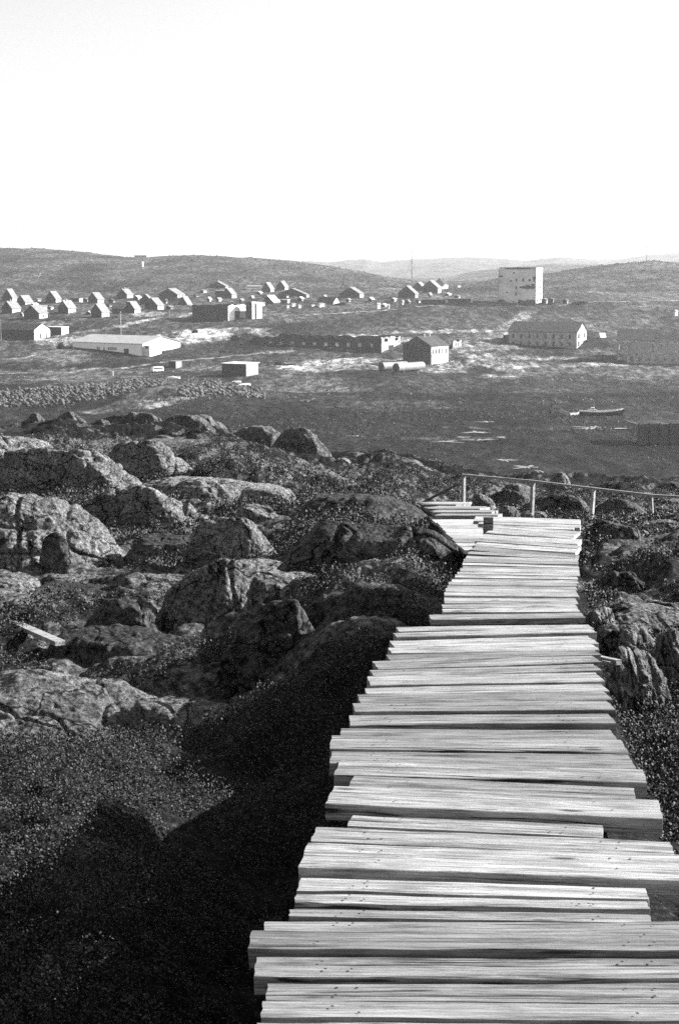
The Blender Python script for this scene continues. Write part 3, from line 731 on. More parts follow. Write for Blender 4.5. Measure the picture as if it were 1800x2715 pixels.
sec2 = section("plank_walkway", "middle stretch of plank walkway with narrow pale boards, a step lower", S2, rows2, 'plank_pale', .04, .007)
o = MB().box(-.045, .045, -.02, .02, -.06, .13).build('stub_post', M['beam'], sec2); o.location = S2.at(1294, 1407) - sec2.location
S3 = Plane((1300, 1438, 17), (1260, 1376, 22.6))
rows3 = [(1376 + 9 * i, 1376 + 9 * i, 1385 + 9 * i, 1385 + 9 * i, 1157 + 9 * i + random.uniform(-3, 3), 1345 + 4 * i, random.uniform(-.005, .005)) for i in range(9)]
section("plank_walkway", "short lower landing of pale planks, partly hidden left of the middle stretch's end", S3, rows3, 'plank_pale', .05)
S4 = Plane((1232, 1364, 23.2), (1190, 1341, 29))
rows4 = []
for i in range(5):
    y0 = 1341 + i * 4.8; rows4.append((y0, y0 + 1, y0 + 4.8, y0 + 5.8, 1124 + i * 7, 1255 + i * 16, (i % 2) * .02))
section("plank_walkway", "far stretch of planks leading left and down below the handrail", S4, rows4, 'plank', .07)
S5 = Plane((1160, 1339, 31), (1150, 1330, 36))
rows5 = [(1330.5 + i * 2.1, 1331.5 + i * 2.1, 1332.6 + i * 2.1, 1333.6 + i * 2.1, 1104 + i * 4, 1196 + i * 4, random.uniform(0, .02)) for i in range(4)]
section("plank_walkway", "farthest few pale planks at the turn of the walkway", S5, rows5, 'plank_pale', .05)

# handrail
hr = empty("handrail", P(1229, 1340, 37), "wooden handrail on four posts with pale top rail, sloping down to the right edge", 'handrail')
HR0 = hr.location.copy()
pts = [P(1224, 1259, 37), P(1412, 1275.5, 36.5), P(1574, 1295, 36), P(1728, 1313, 35.5), P(1830, 1319, 35.2), P(1980, 1332, 35)]
mb = MB()
for a, b in zip(pts[:-1], pts[1:]): mb.bar(a - HR0, b - HR0 + (b - a).normalized() * .02, .07, .055)
mb.build('top_rail', M['plank_pale'], hr)
for (xt, yt, xb, yb, wd, Y) in [(1229, 1262, 1228, 1342, .11, 37), (1413, 1277, 1409, 1376, .12, 36.5), (1574, 1296, 1568, 1386, .105, 36), (1728, 1314, 1732, 1403, .055, 35.5), (1900, 1326, 1900, 1420, .09, 35.1)]:
    a = P(xt, yt, Y); b = P(xb, yb, Y); b2 = b + (b - a) * .8
    MB().bar(a - HR0, b2 - HR0, wd * .78, wd * .7, Vector((-.72, .70, 0))).build('post', M['post'], hr)
MB().bar(P(1214, 1284, 37.2) - HR0, P(1123, 1331, 37.2) - HR0, .07, .06).build('brace', M['beam'], hr)
o = MB().bar(P(1283, 1284, 40), P(1282, 1352, 40), .09, .07, Vector((0, 1, 0))).build('fence_post', M['beam']); tag(o, "thin grey post standing alone behind the handrail, between its first two posts", "post")
o = MB().bar(P(1690, 1402, 34.5), P(1990, 1432, 33.5), .16, .07).build('loose_beam', M['post']); tag(o, "long beam lying at the foot of the fourth handrail post, right edge", "beam")
o = MB().bar(P(1706, 1408, 26), P(1757, 1452, 20), .05, .05).build('loose_stick', M['plank']); tag(o, "bleached stick leaning on rock below the long beam, right edge", "stick")
# loose planks
o = MB().bar(P(36, 1652, 14.6), P(160, 1706, 13.2), .10, .045).build('loose_plank', M['plank_pale']); tag(o, "single loose plank lying on rock above the sunlit slab at far left", "plank")
a = P(1588, 1746, 8.0); b = P(1641, 1757, 7.8)
o = MB().bar(a, b, .035, .03).build('loose_stick', M['plank_pale']); tag(o, "upper of two bleached sticks poking out beside the walkway on the right", "stick")
o = MB().bar(P(1588, 1753, 7.95), P(1620, 1760, 7.8), .022, .02).build('loose_stick', M['plank_pale']); tag(o, "lower, shorter of two bleached sticks beside the walkway on the right", "stick")

# ------------------------------------------------------------------ heath (uncountable leaves)
def heath(name, label, n, Y0, Y1, px0, px1, size, seed, mat, thr=-.15, hgt=.10, bare=True):
    rs = np.random.RandomState(seed)
    Y = np.exp(rs.uniform(math.log(Y0), math.log(Y1), n * 3)); px = rs.uniform(px0, px1, n * 3)
    x = (px - CX) / F * Y * 1.03
    cl = n2(x * 1.1 + seed, Y * 1.1) + .5 * n2(x * 4, Y * 4)
    xd, zd = deck_c(Y)
    for (cx_, cy_, hx_, hy_, bz_) in FOOT:
        if cy_ < 12.0: continue
        q = np.sqrt(((x - cx_) / hx_) ** 2 + ((Y - cy_) / (hy_ + .3)) ** 2)
        cl = cl - 1.1 * (1 - smooth(q, 1.05, 1.6))
    cl = cl + .28 * (1 - smooth(Y, 9, 12)) * (thr < 0)
    keep = (cl > thr) & ((np.abs(x - xd) > .62) | (Y > 45))
    x = x[keep][:n]; Y = Y[keep][:n]; cl = cl[keep][:n]; n = len(x)
    z = ground(x, Y)
    ht = hgt * np.clip(cl - thr, 0, .8) * np.clip(Y / 12, .7, 2)
    z = z + rs.uniform(0, 1, n) * ht + .004
    s = size * rs.uniform(.5, 1.3, n) * np.clip(Y / 10, .8, 3)
    a = rs.normal(size=(n, 3)); a /= np.linalg.norm(a, axis=1)[:, None]
    b = rs.normal(size=(n, 3)); b[:, 2] += .4; b -= a * np.sum(a * b, 1)[:, None]; b /= np.linalg.norm(b, axis=1)[:, None]
    c = np.stack([x, Y, z], 1); a = a * s[:, None] * .5; b = b * s[:, None]
    V = np.stack([c - a * .2, c + a + b * .5, c + b, c - a + b * .5], 1).reshape(-1, 3)
    Fc = np.arange(n * 4).reshape(n, 4)
    o = np_mesh(name, V, Fc, mat)
    return tag(o, label, 'heath', kind='stuff')
def mat_leaf(name, a, b_, c):
    m, n, b = new_mat(name); v = geo(n)
    n.links.new(ramp(n, noise(n, v, 6, 6, .8), [(.36, a), (.52, b_), (.70, c)]), b.inputs['Base Color'])
    b.inputs['Roughness'].default_value = .6
    return m
M['leaf'] = mat_leaf("heath_leaves", .010, .035, .11)
M['leaf_pale'] = mat_leaf("silver_leaves", .04, .10, .24)
heath("heath_cover", "low dark heath and crowberry covering the hillside between rocks", 380000, 2.9, 60, -150, 1950, .015, 1, M['leaf'], -.3, .22)
heath("silver_heath", "pale small-leaved shrubs dotted through the dark heath", 26000, 3.0, 40, -150, 1950, .012, 9, M['leaf_pale'], .40, .12)

def tussocks(name, label, n, Y0, Y1, h0, h1, seed, mat, thr):
    rs = np.random.RandomState(seed)
    k = rs.uniform(1 / Y1 ** 1.0, 1 / Y0 ** 1.0, n * 2); Y = 1 / k; px = rs.uniform(-200, 2000, n * 2); x = (px - CX) / F * Y * 1.03
    c = n2(x * .03 + seed, Y * .012) + .7 * n2(x * .12, Y * .05)
    kp = c > thr; x = x[kp][:n]; Y = Y[kp][:n]; n = len(x)
    z = ground(x, Y); s = rs.uniform(h0, h1, n) * rs.choice([.6, 1, 1, 1.6], n); w = s * rs.uniform(.8, 2.4, n)
    a = rs.uniform(0, 6.28, n); V = np.zeros((n, 5, 3))
    for i in range(4):
        t = a + i * math.pi / 2; r = w * rs.uniform(.5, 1.1, n)
        V[:, i, 0] = x + r * np.cos(t); V[:, i, 1] = Y + r * np.sin(t); V[:, i, 2] = z - .25
    V[:, 4, 0] = x + w * rs.uniform(-.3, .3, n); V[:, 4, 1] = Y; V[:, 4, 2] = z + s
    b = np.arange(n)[:, None] * 5
    Fc = np.concatenate([b + np.array([i, (i + 1) % 4, 4]) for i in range(4)])
    return tag(np_mesh(name, V.reshape(-1, 3), Fc, mat), label, 'tussocks', kind='stuff')
M['tuss_d'] = plain("dark_scrub", .006, .035, .8)
M['tuss_l'] = plain("pale_tussock", .05, .20, .8)
tussocks("dark_scrub", "low dark scrub and weed covered stones over the valley floor", 26000, 330, 1500, .10, .38, 3, M['tuss_d'], .15)
tussocks("pale_tussocks", "pale dry grass tussocks and stones over the valley floor", 9000, 430, 1500, .10, .32, 8, M['tuss_l'], .3)
tussocks("shore_stones", "dark weed covered stones and ridges of the tidal flat", 9000, 235, 430, .08, .26, 31, M['tuss_d'], .1)
tussocks("pale_shore_stones", "pale stones scattered on the tidal flat", 3500, 235, 430, .06, .20, 35, M['tuss_l'], .35)
tussocks("hill_scrub", "scrub speckling the upper slopes of the hills", 12000, 950, 1550, .3, .9, 12, M['tuss_d'], .1)

# ------------------------------------------------------------------ buildings
def wall_cells(mb, o, ax, ay, L, H, holes, th=.35, ragged=0, seed=0, nx=None, top=None):
    """a wall from o along unit (ax, ay), with real holes; holes = (u0,u1,v0,v1) fractions. top: function u -> height factor"""
    us = {0.0, 1.0}; vs = {0.0, 1.0}
    for h in holes: us |= {h[0], h[1]}; vs |= {h[2], h[3]}
    if ragged:
        for i in range(1, nx or 24): us.add(i / (nx or 24))
    us = sorted(us); vs = sorted(vs); rs = np.random.RandomState(seed)
    nxv, nyv = -ay, ax      # inward normal
    def ins(i, j):
        if i < 0 or j < 0 or i >= len(us) - 1 or j >= len(vs) - 1: return False
        u = (us[i] + us[i + 1]) / 2; v = (vs[j] + vs[j + 1]) / 2
        return not any(h[0] < u < h[1] and h[2] < v < h[3] for h in holes)
    hs = []
    for u in us:
        k = 1.0 if top is None else top(u)
        if ragged: k -= ragged * max(0, .5 + 1.0 * float(n2(np.array([u * L * .25 + seed]), np.array([seed * 1.3]))[0]) + .3 * rs.uniform(-1, 1))
        hs.append(k)
    def pt(i, j, d):
        u = us[i]; v = vs[j]
        z = v * H if j < len(vs) - 1 else H * hs[i]
        return (o[0] + ax * u * L + nxv * d, o[1] + ay * u * L + nyv * d, o[2] + z)
    for i in range(len(us) - 1):
        for j in range(len(vs) - 1):
            if not ins(i, j): continue
            A = [pt(i, j, 0), pt(i + 1, j, 0), pt(i + 1, j + 1, 0), pt(i, j + 1, 0)]
            B = [pt(i, j, th), pt(i + 1, j, th), pt(i + 1, j + 1, th), pt(i, j + 1, th)]
            fs = [[0, 1, 2, 3], [7, 6, 5, 4]]
            if not ins(i, j - 1): fs.append([0, 4, 5, 1])
            if not ins(i, j + 1): fs.append([3, 2, 6, 7])
            if not ins(i - 1, j): fs.append([0, 3, 7, 4])
            if not ins(i + 1, j): fs.append([1, 5, 6, 2])
            mb.add(A + B, fs)
def building(name, label, cat, px, py, fw, sw, wh, rh=0, th=30, ridge='s', wall='wall_house', wall_s=None, roof='roof_light', fwin=(), swin=(), group=None,
             ragged=0, chim=0, eave=.35, Y=None, panes=True, doors_f=(), doors_s=(), flat_roof=False, sink=2.5, seed=0, ftop=None, stop=None, gable_open=False, roof_part=None):
    """px, py: the ground corner between front (left of it) and side (right of it); fw, sw, wh, rh in picture px"""
    c = hit(px, py) if Y is None else P(px, py, Y)
    s = c.y / F; t = math.radians(th)
    FW = fw * s / math.cos(t); SW = sw * s / max(math.sin(t), .05); H = wh * s; RH = rh * s
    root = empty(name, c, label, cat, group, -t)
    # local: x to the right along the front (front runs -FW..0), y away; rotated clockwise by t is wrong way, so rotate by -t => front faces camera-left
    # side wall runs along +y (screen right and away)
    x0, x1, y0, y1 = -FW, 0.0, 0.0, SW
    mb = MB(); hz = (0, 0, -sink)
    w2 = MB()
    fh = list(fwin) + list(doors_f); sh = list(swin) + list(doors_s)
    kth = .35 if FW > 9 else .18
    def scale_h(h): return [(a, b, (sink + v0 * H) / (H + sink), (sink + v1 * H) / (H + sink)) for a, b, v0, v1 in h]
    HT = H + sink
    g = (lambda u: 1 + (RH / HT) * (1 - abs(2 * u - 1))) if (RH and not ragged) else None
    ft = ftop or (g if ridge == 's' else None); st = stop or (g if ridge == 'f' else None)
    cells = ragged or (24 if (ft and ftop) or (st and stop) else 0)
    fh_s = scale_h(fh); sh_s = scale_h(sh)
    if (ft is g and g): fh_s = fh_s + [(.4999, .5001, -1, -.5)]
    if (st is g and g): sh_s = sh_s + [(.4999, .5001, -1, -.5)]
    side = wall_s or wall
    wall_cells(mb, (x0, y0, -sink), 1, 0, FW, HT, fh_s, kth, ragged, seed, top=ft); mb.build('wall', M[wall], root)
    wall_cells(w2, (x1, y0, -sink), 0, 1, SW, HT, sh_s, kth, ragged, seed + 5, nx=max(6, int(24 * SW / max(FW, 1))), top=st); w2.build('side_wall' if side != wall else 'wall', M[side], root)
    mb = MB(); wall_cells(mb, (x1, y1, -sink), -1, 0, FW, HT, [(.4999, .5001, -1, -.5)], kth, ragged, seed + 9, top=ft); mb.build('wall', M[wall], root)
    mb = MB(); wall_cells(mb, (x0, y1, -sink), 0, -1, SW, HT, [(.4999, .5001, -1, -.5)], kth, ragged, seed + 13, nx=8, top=st); mb.build('wall', M[wall], root)
    if panes:
        for (a, b, v0, v1) in fwin:
            MB().box(x0 + a * FW - .03, x0 + b * FW + .03, y0 + kth * .45, y0 + kth * .55 + .02, v0 * H - .03, v1 * H + .03).build('window', M['glass'], root)
        for (a, b, v0, v1) in swin:
            MB().box(x1 - kth * .55 - .02, x1 - kth * .45, y0 + a * SW - .03, y0 + b * SW + .03, v0 * H - .03, v1 * H + .03).build('window', M['glass'], root)
    for (a, b, v0, v1) in doors_f:
        MB().box(x0 + a * FW - .03, x0 + b * FW + .03, y0 + kth * .5, y0 + kth * .5 + .05, v0 * H - .2, v1 * H + .03).build('door', M['dark'], root)
    for (a, b, v0, v1) in doors_s:
        MB().box(x1 - kth * .5 - .05, x1 - kth * .5, y0 + a * SW - .03, y0 + b * SW + .03, v0 * H - .2, v1 * H + .03).build('door', M['dark'], root)  # dark sheet; in the arched ruin it paints the hollow's gloom
    rf = None
    if RH and (roof_part or not ragged):
        x1s = x1; x1 = x0 + FW * roof_part if roof_part else x1
        r = MB(); tk = .16
        if ridge == 's':
            xm = (x0 + x1) / 2; e = eave; dz = e * RH / (FW / 2)
            for sx in (-1, 1):
                xe = xm + sx * (FW / 2 + e); A = [(xm, y0 - e, H + RH), (xm, y1 + e, H + RH), (xe, y1 + e, H - dz), (xe, y0 - e, H - dz)]
                r.add([(p[0], p[1], p[2] + .02) for p in A] + [(p[0], p[1], p[2] + .02 + tk) for p in A], [[0, 1, 2, 3], [7, 6, 5, 4], [0, 3, 7, 4], [3, 2, 6, 7], [2, 1, 5, 6], [1, 0, 4, 5]])
        else:
            ym = (y0 + y1) / 2; e = eave; dz = e * RH / (SW / 2)
            for sy in (-1, 1):
                ye = ym + sy * (SW / 2 + e); A = [(x0 - e, ym, H + RH), (x1 + e, ym, H + RH), (x1 + e, ye, H - dz), (x0 - e, ye, H - dz)]
                r.add([(p[0], p[1], p[2] + .02) for p in A] + [(p[0], p[1], p[2] + .02 + tk) for p in A], [[0, 1, 2, 3], [7, 6, 5, 4], [0, 3, 7, 4], [3, 2, 6, 7], [2, 1, 5, 6], [1, 0, 4, 5]])
        rf = r.build('roof', M[roof], root); x1 = x1s
    elif flat_roof:
        rf = MB().box(x0 - eave, x1 + eave, y0 - eave, y1 + eave, H + .02, H + .25).build('roof', M[roof], root)
    for i in range(chim):
        if ridge == 's': cx_, cy_ = (x0 + x1) / 2 + .3, y0 + SW * (.35 + .3 * i)
        else: cx_, cy_ = x0 + FW * (.3 + .4 * i), (y0 + y1) / 2 + .3
        MB().box(cx_ - .3, cx_ + .3, cy_ - .3, cy_ + .3, H + RH * .6, H + RH + 1.0).add([], []).build('chimney', M['wall_grey'], rf or root)
    return root, FW, SW, H, RH
# small village houses: (corner x, base y, gable w, side w, wall h, roof h, words)
VG = "small wooden houses of the village"
houses = [
    (33, 797, 30, 9, 9, 22, "small gabled house at the left edge, farthest row, roof sliced by the frame"),
    (32, 830, 30, 17, 13, 18, "gabled cottage below and right of the edge-cut house, bright square end wall"),
    (67, 807, 26, 15, 7, 17, "gabled cottage with low white wall, second along the upper row from the left"),
    (148, 802, 30, 11, 10, 19, "steep-roofed cottage with small white annex before its corner, left group"),
    (181, 831, 30, 16, 14, 19, "broad cottage with square white wall, right of the low white shed in the left group"),
    (259, 804, 28, 13, 11, 17, "upper cottage directly above another one, a white annex on its right"),
    (270, 841, 32, 16, 15, 20, "lower cottage directly under the one with the annex, dark gable, white wall with slit window"),
    (337, 790, 28, 13, 10, 14, "cottage alone above the dark open shed, darker grass behind it"),
    (357, 831, 28, 13, 12, 19, "cottage right of the dark open shed, white square wall at the track"),
    (418, 821, 36, 14, 12, 19, "wide-gabled cottage with a low annex running right along the track"),
    (598, 764, 46, 7, 6, 12, "tiny high cottage with long dark front above the white-arched ruin"),
    (615, 790, 28, 11, 10, 16, "bright-walled cottage just above the white-arched ruin"),
    (717, 774, 22, 9, 9, 16, "small high cottage, left one of two close together above the bright tin roof"),
    (755, 768, 22, 9, 8, 15, "small high cottage, right one of two close together above the bright tin roof"),
    (812, 788, 76, 7, 7, 16, "very wide low-gabled house on the slope, small white end at its right"),
    (953, 789, 50, 12, 11, 16, "dark-gabled house with white end wall standing alone right of the village middle"),
]
for i, (x, y, gw, sw, wh, rh, lab) in enumerate(houses):
    building('village_house', lab, 'house', x, y, gw, sw, wh, rh, 30, 's', 'wall_dark', 'wall_house', 'roof_light', group=VG, chim=1 if i % 3 == 1 else 0,  # shade painted in: front walls coloured dark, only the sunlit side pale
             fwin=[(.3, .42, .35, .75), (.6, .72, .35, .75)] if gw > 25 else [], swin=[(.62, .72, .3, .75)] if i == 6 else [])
random.seed(21)
ORD = ['first', 'second', 'third', 'fourth', 'fifth', 'sixth', 'seventh', 'eighth', 'ninth', 'tenth', 'eleventh', 'twelfth', 'thirteenth']
for oi_, (x, y) in enumerate([(22, 812), (60, 838), (90, 812), (100, 798), (135, 820), (172, 806), (205, 826), (232, 800), (240, 833), (290, 812), (300, 800), (312, 790), (345, 806), (366, 796), (392, 812), (440, 802), (452, 818), (520, 786),
               (540, 776), (556, 800), (580, 800), (640, 800), (668, 790), (690, 780), (735, 800), (760, 790), (800, 800), (860, 790), (905, 786), (925, 800), (985, 800), (1020, 812), (1045, 800), (1085, 806), (1110, 800), (1140, 790), (1190, 785), (1215, 790)]):
    building('outbuilding', "tiny weathered outbuilding, %s from left in the %s of the village" % (ORD[oi_ % 13], ["left third", "middle", "right third"][oi_ // 13]), 'shed', x, y + random.uniform(-2, 3), random.uniform(4, 14), random.uniform(3, 8), random.uniform(4, 8), random.uniform(1, 5), random.uniform(20, 45), 's',
             'wall_dark', random.choice(['wall_house', 'wall_grey', 'wall_dark']), random.choice(['roof_light', 'roof_mid', 'roof_white']), group="tiny outbuildings among the village houses")
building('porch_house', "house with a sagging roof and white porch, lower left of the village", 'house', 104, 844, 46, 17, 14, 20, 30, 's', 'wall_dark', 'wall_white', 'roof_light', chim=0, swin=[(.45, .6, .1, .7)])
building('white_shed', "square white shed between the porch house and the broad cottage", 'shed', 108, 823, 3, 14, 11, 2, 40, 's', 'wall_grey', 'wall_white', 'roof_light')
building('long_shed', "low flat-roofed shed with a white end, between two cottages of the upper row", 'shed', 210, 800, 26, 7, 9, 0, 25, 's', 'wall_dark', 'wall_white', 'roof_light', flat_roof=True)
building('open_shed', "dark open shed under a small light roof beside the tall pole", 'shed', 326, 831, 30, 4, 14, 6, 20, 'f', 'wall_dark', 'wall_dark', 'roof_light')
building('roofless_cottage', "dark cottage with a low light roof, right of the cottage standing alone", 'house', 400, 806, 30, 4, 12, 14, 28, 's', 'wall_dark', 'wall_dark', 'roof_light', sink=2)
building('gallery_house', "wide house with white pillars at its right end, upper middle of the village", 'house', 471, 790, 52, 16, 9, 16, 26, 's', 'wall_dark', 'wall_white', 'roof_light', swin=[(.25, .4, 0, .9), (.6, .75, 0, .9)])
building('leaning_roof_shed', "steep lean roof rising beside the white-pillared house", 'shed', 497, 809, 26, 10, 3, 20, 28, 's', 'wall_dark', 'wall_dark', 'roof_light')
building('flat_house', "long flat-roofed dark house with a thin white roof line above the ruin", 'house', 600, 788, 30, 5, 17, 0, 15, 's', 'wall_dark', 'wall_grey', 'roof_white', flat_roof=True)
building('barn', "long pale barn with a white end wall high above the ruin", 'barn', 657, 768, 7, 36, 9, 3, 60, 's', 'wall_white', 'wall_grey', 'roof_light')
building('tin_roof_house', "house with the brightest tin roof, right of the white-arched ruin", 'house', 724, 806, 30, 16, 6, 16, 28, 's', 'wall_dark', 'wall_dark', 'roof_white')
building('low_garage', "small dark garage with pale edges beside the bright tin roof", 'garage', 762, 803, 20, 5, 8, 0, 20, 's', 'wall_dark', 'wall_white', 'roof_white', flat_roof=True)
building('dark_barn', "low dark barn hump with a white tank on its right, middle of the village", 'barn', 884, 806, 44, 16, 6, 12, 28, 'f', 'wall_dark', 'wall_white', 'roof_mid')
for x, y, w, h, lab in [(693, 812, 11, 9, "white hut right of the white-arched ruin's pillars"), (761, 817, 7, 6, "tiny white hut left in the row of huts under the tin roof"), (775, 813, 10, 7, "brighter wider hut second in the row of huts under the tin roof"),
                        (792, 817, 7, 7, "small hut third in the row of huts under the tin roof"), (827, 812, 9, 4, "very low white hut alone between the hut row and the tent-like hut"), (848, 815, 15, 9, "tent-like pale hut left of the low dark barn"),
                        (1001, 819, 10, 13, "upright white hut above the long ruin, right of the village"), (1030, 818, 3, 9, "thin white hut end right of the upright white hut"), (1067, 808, 4, 10, "narrow white hut end left of the garage row"),
                        (1136, 802, 5, 6, "tiny white hut inside the garage row"), (1214, 761, 10, 4, "low white hut on the skyline of the village's right end"), (1172, 766, 6, 6, "small white hut under the pyramid-roofed house"),
                        (1790, 838, 12, 13, "white hut at the right edge above the big ruin")]:
    building('white_hut', lab, 'hut', x, y, w * .4, w * .8, h, h * .2, 35, 's', 'wall_white', 'wall_white', 'roof_light', group="little white huts of the village")
building('gabled_house', "dark gabled house with light roof slope, leftmost of the group at the village's right end", 'house', 1100, 790, 44, 10, 12, 20, 28, 's', 'wall_dark', 'wall_grey', 'roof_light')
building('gabled_house', "dark house with a big plain gable, between the light slope roof and the pyramid roof", 'house', 1160, 778, 40, 12, 16, 18, 28, 's', 'wall_dark', 'wall_grey', 'roof_light')
building('gabled_house', "half hidden house with a pale roof streak, behind the big plain gable", 'house', 1122, 772, 28, 10, 10, 14, 28, 's', 'wall_dark', 'wall_grey', 'roof_light')
building('pyramid_roof_house', "highest house at the village's right end, steep pyramid-like roof against the far hills", 'house', 1177, 765, 24, 12, 12, 15, 28, 's', 'wall_grey', 'wall_white', 'roof_mid')
building('garage_row', "low row of dark garages under a thin white roof line, left of the tall block", 'garage', 1249, 804, 60, 5, 12, 0, 12, 's', 'wall_dark', 'wall_white', 'roof_white', flat_roof=True, seed=2)
building('garage_row', "lower dark garage row right of the upright white hut", 'garage', 1180, 806, 60, 4, 11, 0, 12, 's', 'wall_dark', 'wall_grey', 'roof_light', flat_roof=True, seed=3)
# brick store at far left, shed beside it
building('brick_store', "long dark store with a tall white gable with windows, far left", 'warehouse', 91, 902, 130, 30, 26, 16, 25, 'f', 'wall_dark', 'wall_white', 'roof_mid', swin=[(.35, .45, .05, .6), (.7, .78, .05, .6)], eave=.2)
building('small_store', "small dark flat-roofed store with a white end, right of the long dark store", 'shed', 163, 888, 42, 14, 20, 0, 25, 'f', 'wall_dark', 'wall_white', 'roof_white', flat_roof=True, eave=.1)
# white warehouse
fw = [(a / 210, b / 210, .40, .64) for a, b in [(75, 79), (80, 84), (95, 98.5), (108, 112), (113.5, 117.5), (119, 123), (124.5, 128.5), (130, 134)]]
wr, FW, SW, H, RH = building('white_warehouse', "long white warehouse with a dazzling sunlit gable and a dark door, left", 'warehouse', 378, 944, 210, 86, 32, 17, 33, 'f', 'wall_front', 'wall_white', 'roof_pale',
                             fwin=fw, doors_f=[(.74, .81, 0, .56)], eave=.5)
s_ = 605 / F
ax = MB().box(0.02, 3.2, 1.0, 9.0, -2.5, H * .86).build('annex', M['wall_white'], wr)
for i in range(6):
    MB().box(3.2, 3.24, 2.1 + (i % 3) * 2.4, 2.6 + (i % 3) * 2.4, H * (.2 + .35 * (i // 3)), H * (.38 + .35 * (i // 3))).build('window', M['glass'], ax)
MB().box(.9, 2.3, .96, 1.0, H * .6, H * .8).build('window', M['dark'], ax)
building('dark_front_shed', "small dark shed with a pale side, right above the parked van", 'shed', 466, 977, 20, 14, 18, 0, 30, 's', 'dark', 'wall_grey', 'roof_light', flat_roof=True, eave=.1)  # front coloured near-black for its shade, lit side pale
building('grey_shed', "flat windowless shed with dark front and white roof edge, below the long ruin", 'shed', 652, 998, 66, 30, 32, 0, 25, 's', 'wall_dark', 'wall_grey', 'roof_white', flat_roof=True, eave=.3)
# U shaped ruin with white arch
ur, FW, SW, H, RH = building('arched_ruin', "roofless block with a white colonnaded side and a broad dark arch, below the village", 'ruined building', 605, 850, 100, 50, 42, 0, 28, 's', 'wall_dark', 'wall_white', ragged=.05,
             swin=[(.33 + .085 * i, .365 + .085 * i, .66, .90) for i in range(8)], panes=False, doors_s=[(.30, .98, 0, .58)], seed=3)
for i, (px_, w) in enumerate([(681, 6), (699, 10)]):
    pass
building('arched_ruin_wing', "dark wing with two white pillars at the right end of the white-arched ruin", 'ruined building', 668, 846, 18, 26, 46, 0, 50, 's', 'wall_dark', 'wall_white', ragged=.03, swin=[(.28, .44, .02, .9)], panes=False, seed=4)
# long ruin
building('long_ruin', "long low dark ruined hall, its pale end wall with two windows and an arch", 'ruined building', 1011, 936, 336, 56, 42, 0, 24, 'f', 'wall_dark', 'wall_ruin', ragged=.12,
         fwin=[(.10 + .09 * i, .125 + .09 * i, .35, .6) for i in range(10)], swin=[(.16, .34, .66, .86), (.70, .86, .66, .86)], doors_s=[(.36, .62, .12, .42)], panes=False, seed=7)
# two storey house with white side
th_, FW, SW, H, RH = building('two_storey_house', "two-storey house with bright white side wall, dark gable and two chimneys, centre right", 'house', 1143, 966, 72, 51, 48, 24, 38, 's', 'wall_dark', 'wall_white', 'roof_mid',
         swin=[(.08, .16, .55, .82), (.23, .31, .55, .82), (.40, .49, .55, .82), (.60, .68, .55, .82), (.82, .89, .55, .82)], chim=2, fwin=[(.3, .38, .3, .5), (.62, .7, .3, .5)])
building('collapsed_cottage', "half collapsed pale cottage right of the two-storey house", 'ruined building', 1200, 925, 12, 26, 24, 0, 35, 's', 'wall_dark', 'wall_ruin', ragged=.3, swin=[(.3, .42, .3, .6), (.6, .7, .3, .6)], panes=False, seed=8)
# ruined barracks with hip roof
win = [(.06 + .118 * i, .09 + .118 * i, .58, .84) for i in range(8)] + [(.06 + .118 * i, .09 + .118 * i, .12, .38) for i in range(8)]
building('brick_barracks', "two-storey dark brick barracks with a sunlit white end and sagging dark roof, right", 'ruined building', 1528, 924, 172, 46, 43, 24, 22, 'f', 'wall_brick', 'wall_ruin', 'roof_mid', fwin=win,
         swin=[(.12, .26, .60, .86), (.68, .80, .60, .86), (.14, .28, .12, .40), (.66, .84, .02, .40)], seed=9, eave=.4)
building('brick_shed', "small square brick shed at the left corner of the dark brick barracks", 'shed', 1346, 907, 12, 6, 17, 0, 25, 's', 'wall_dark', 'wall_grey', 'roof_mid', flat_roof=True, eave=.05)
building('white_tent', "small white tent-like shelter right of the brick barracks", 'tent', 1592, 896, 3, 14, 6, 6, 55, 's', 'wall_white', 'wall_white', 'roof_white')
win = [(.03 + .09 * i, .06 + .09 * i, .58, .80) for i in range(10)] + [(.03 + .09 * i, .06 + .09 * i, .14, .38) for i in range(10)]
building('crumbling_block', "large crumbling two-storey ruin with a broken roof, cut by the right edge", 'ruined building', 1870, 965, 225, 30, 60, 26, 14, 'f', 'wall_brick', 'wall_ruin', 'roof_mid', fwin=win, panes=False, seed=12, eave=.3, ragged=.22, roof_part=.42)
building('roofless_annex', "roofless ruined annex before the crumbling block at the right edge", 'ruined building', 1880, 972, 210, 10, 40, 0, 14, 's', 'wall_brick', 'wall_brick', ragged=.25, fwin=[(.05 + .1 * i, .09 + .1 * i, .3, .6) for i in range(9)], panes=False, seed=14)
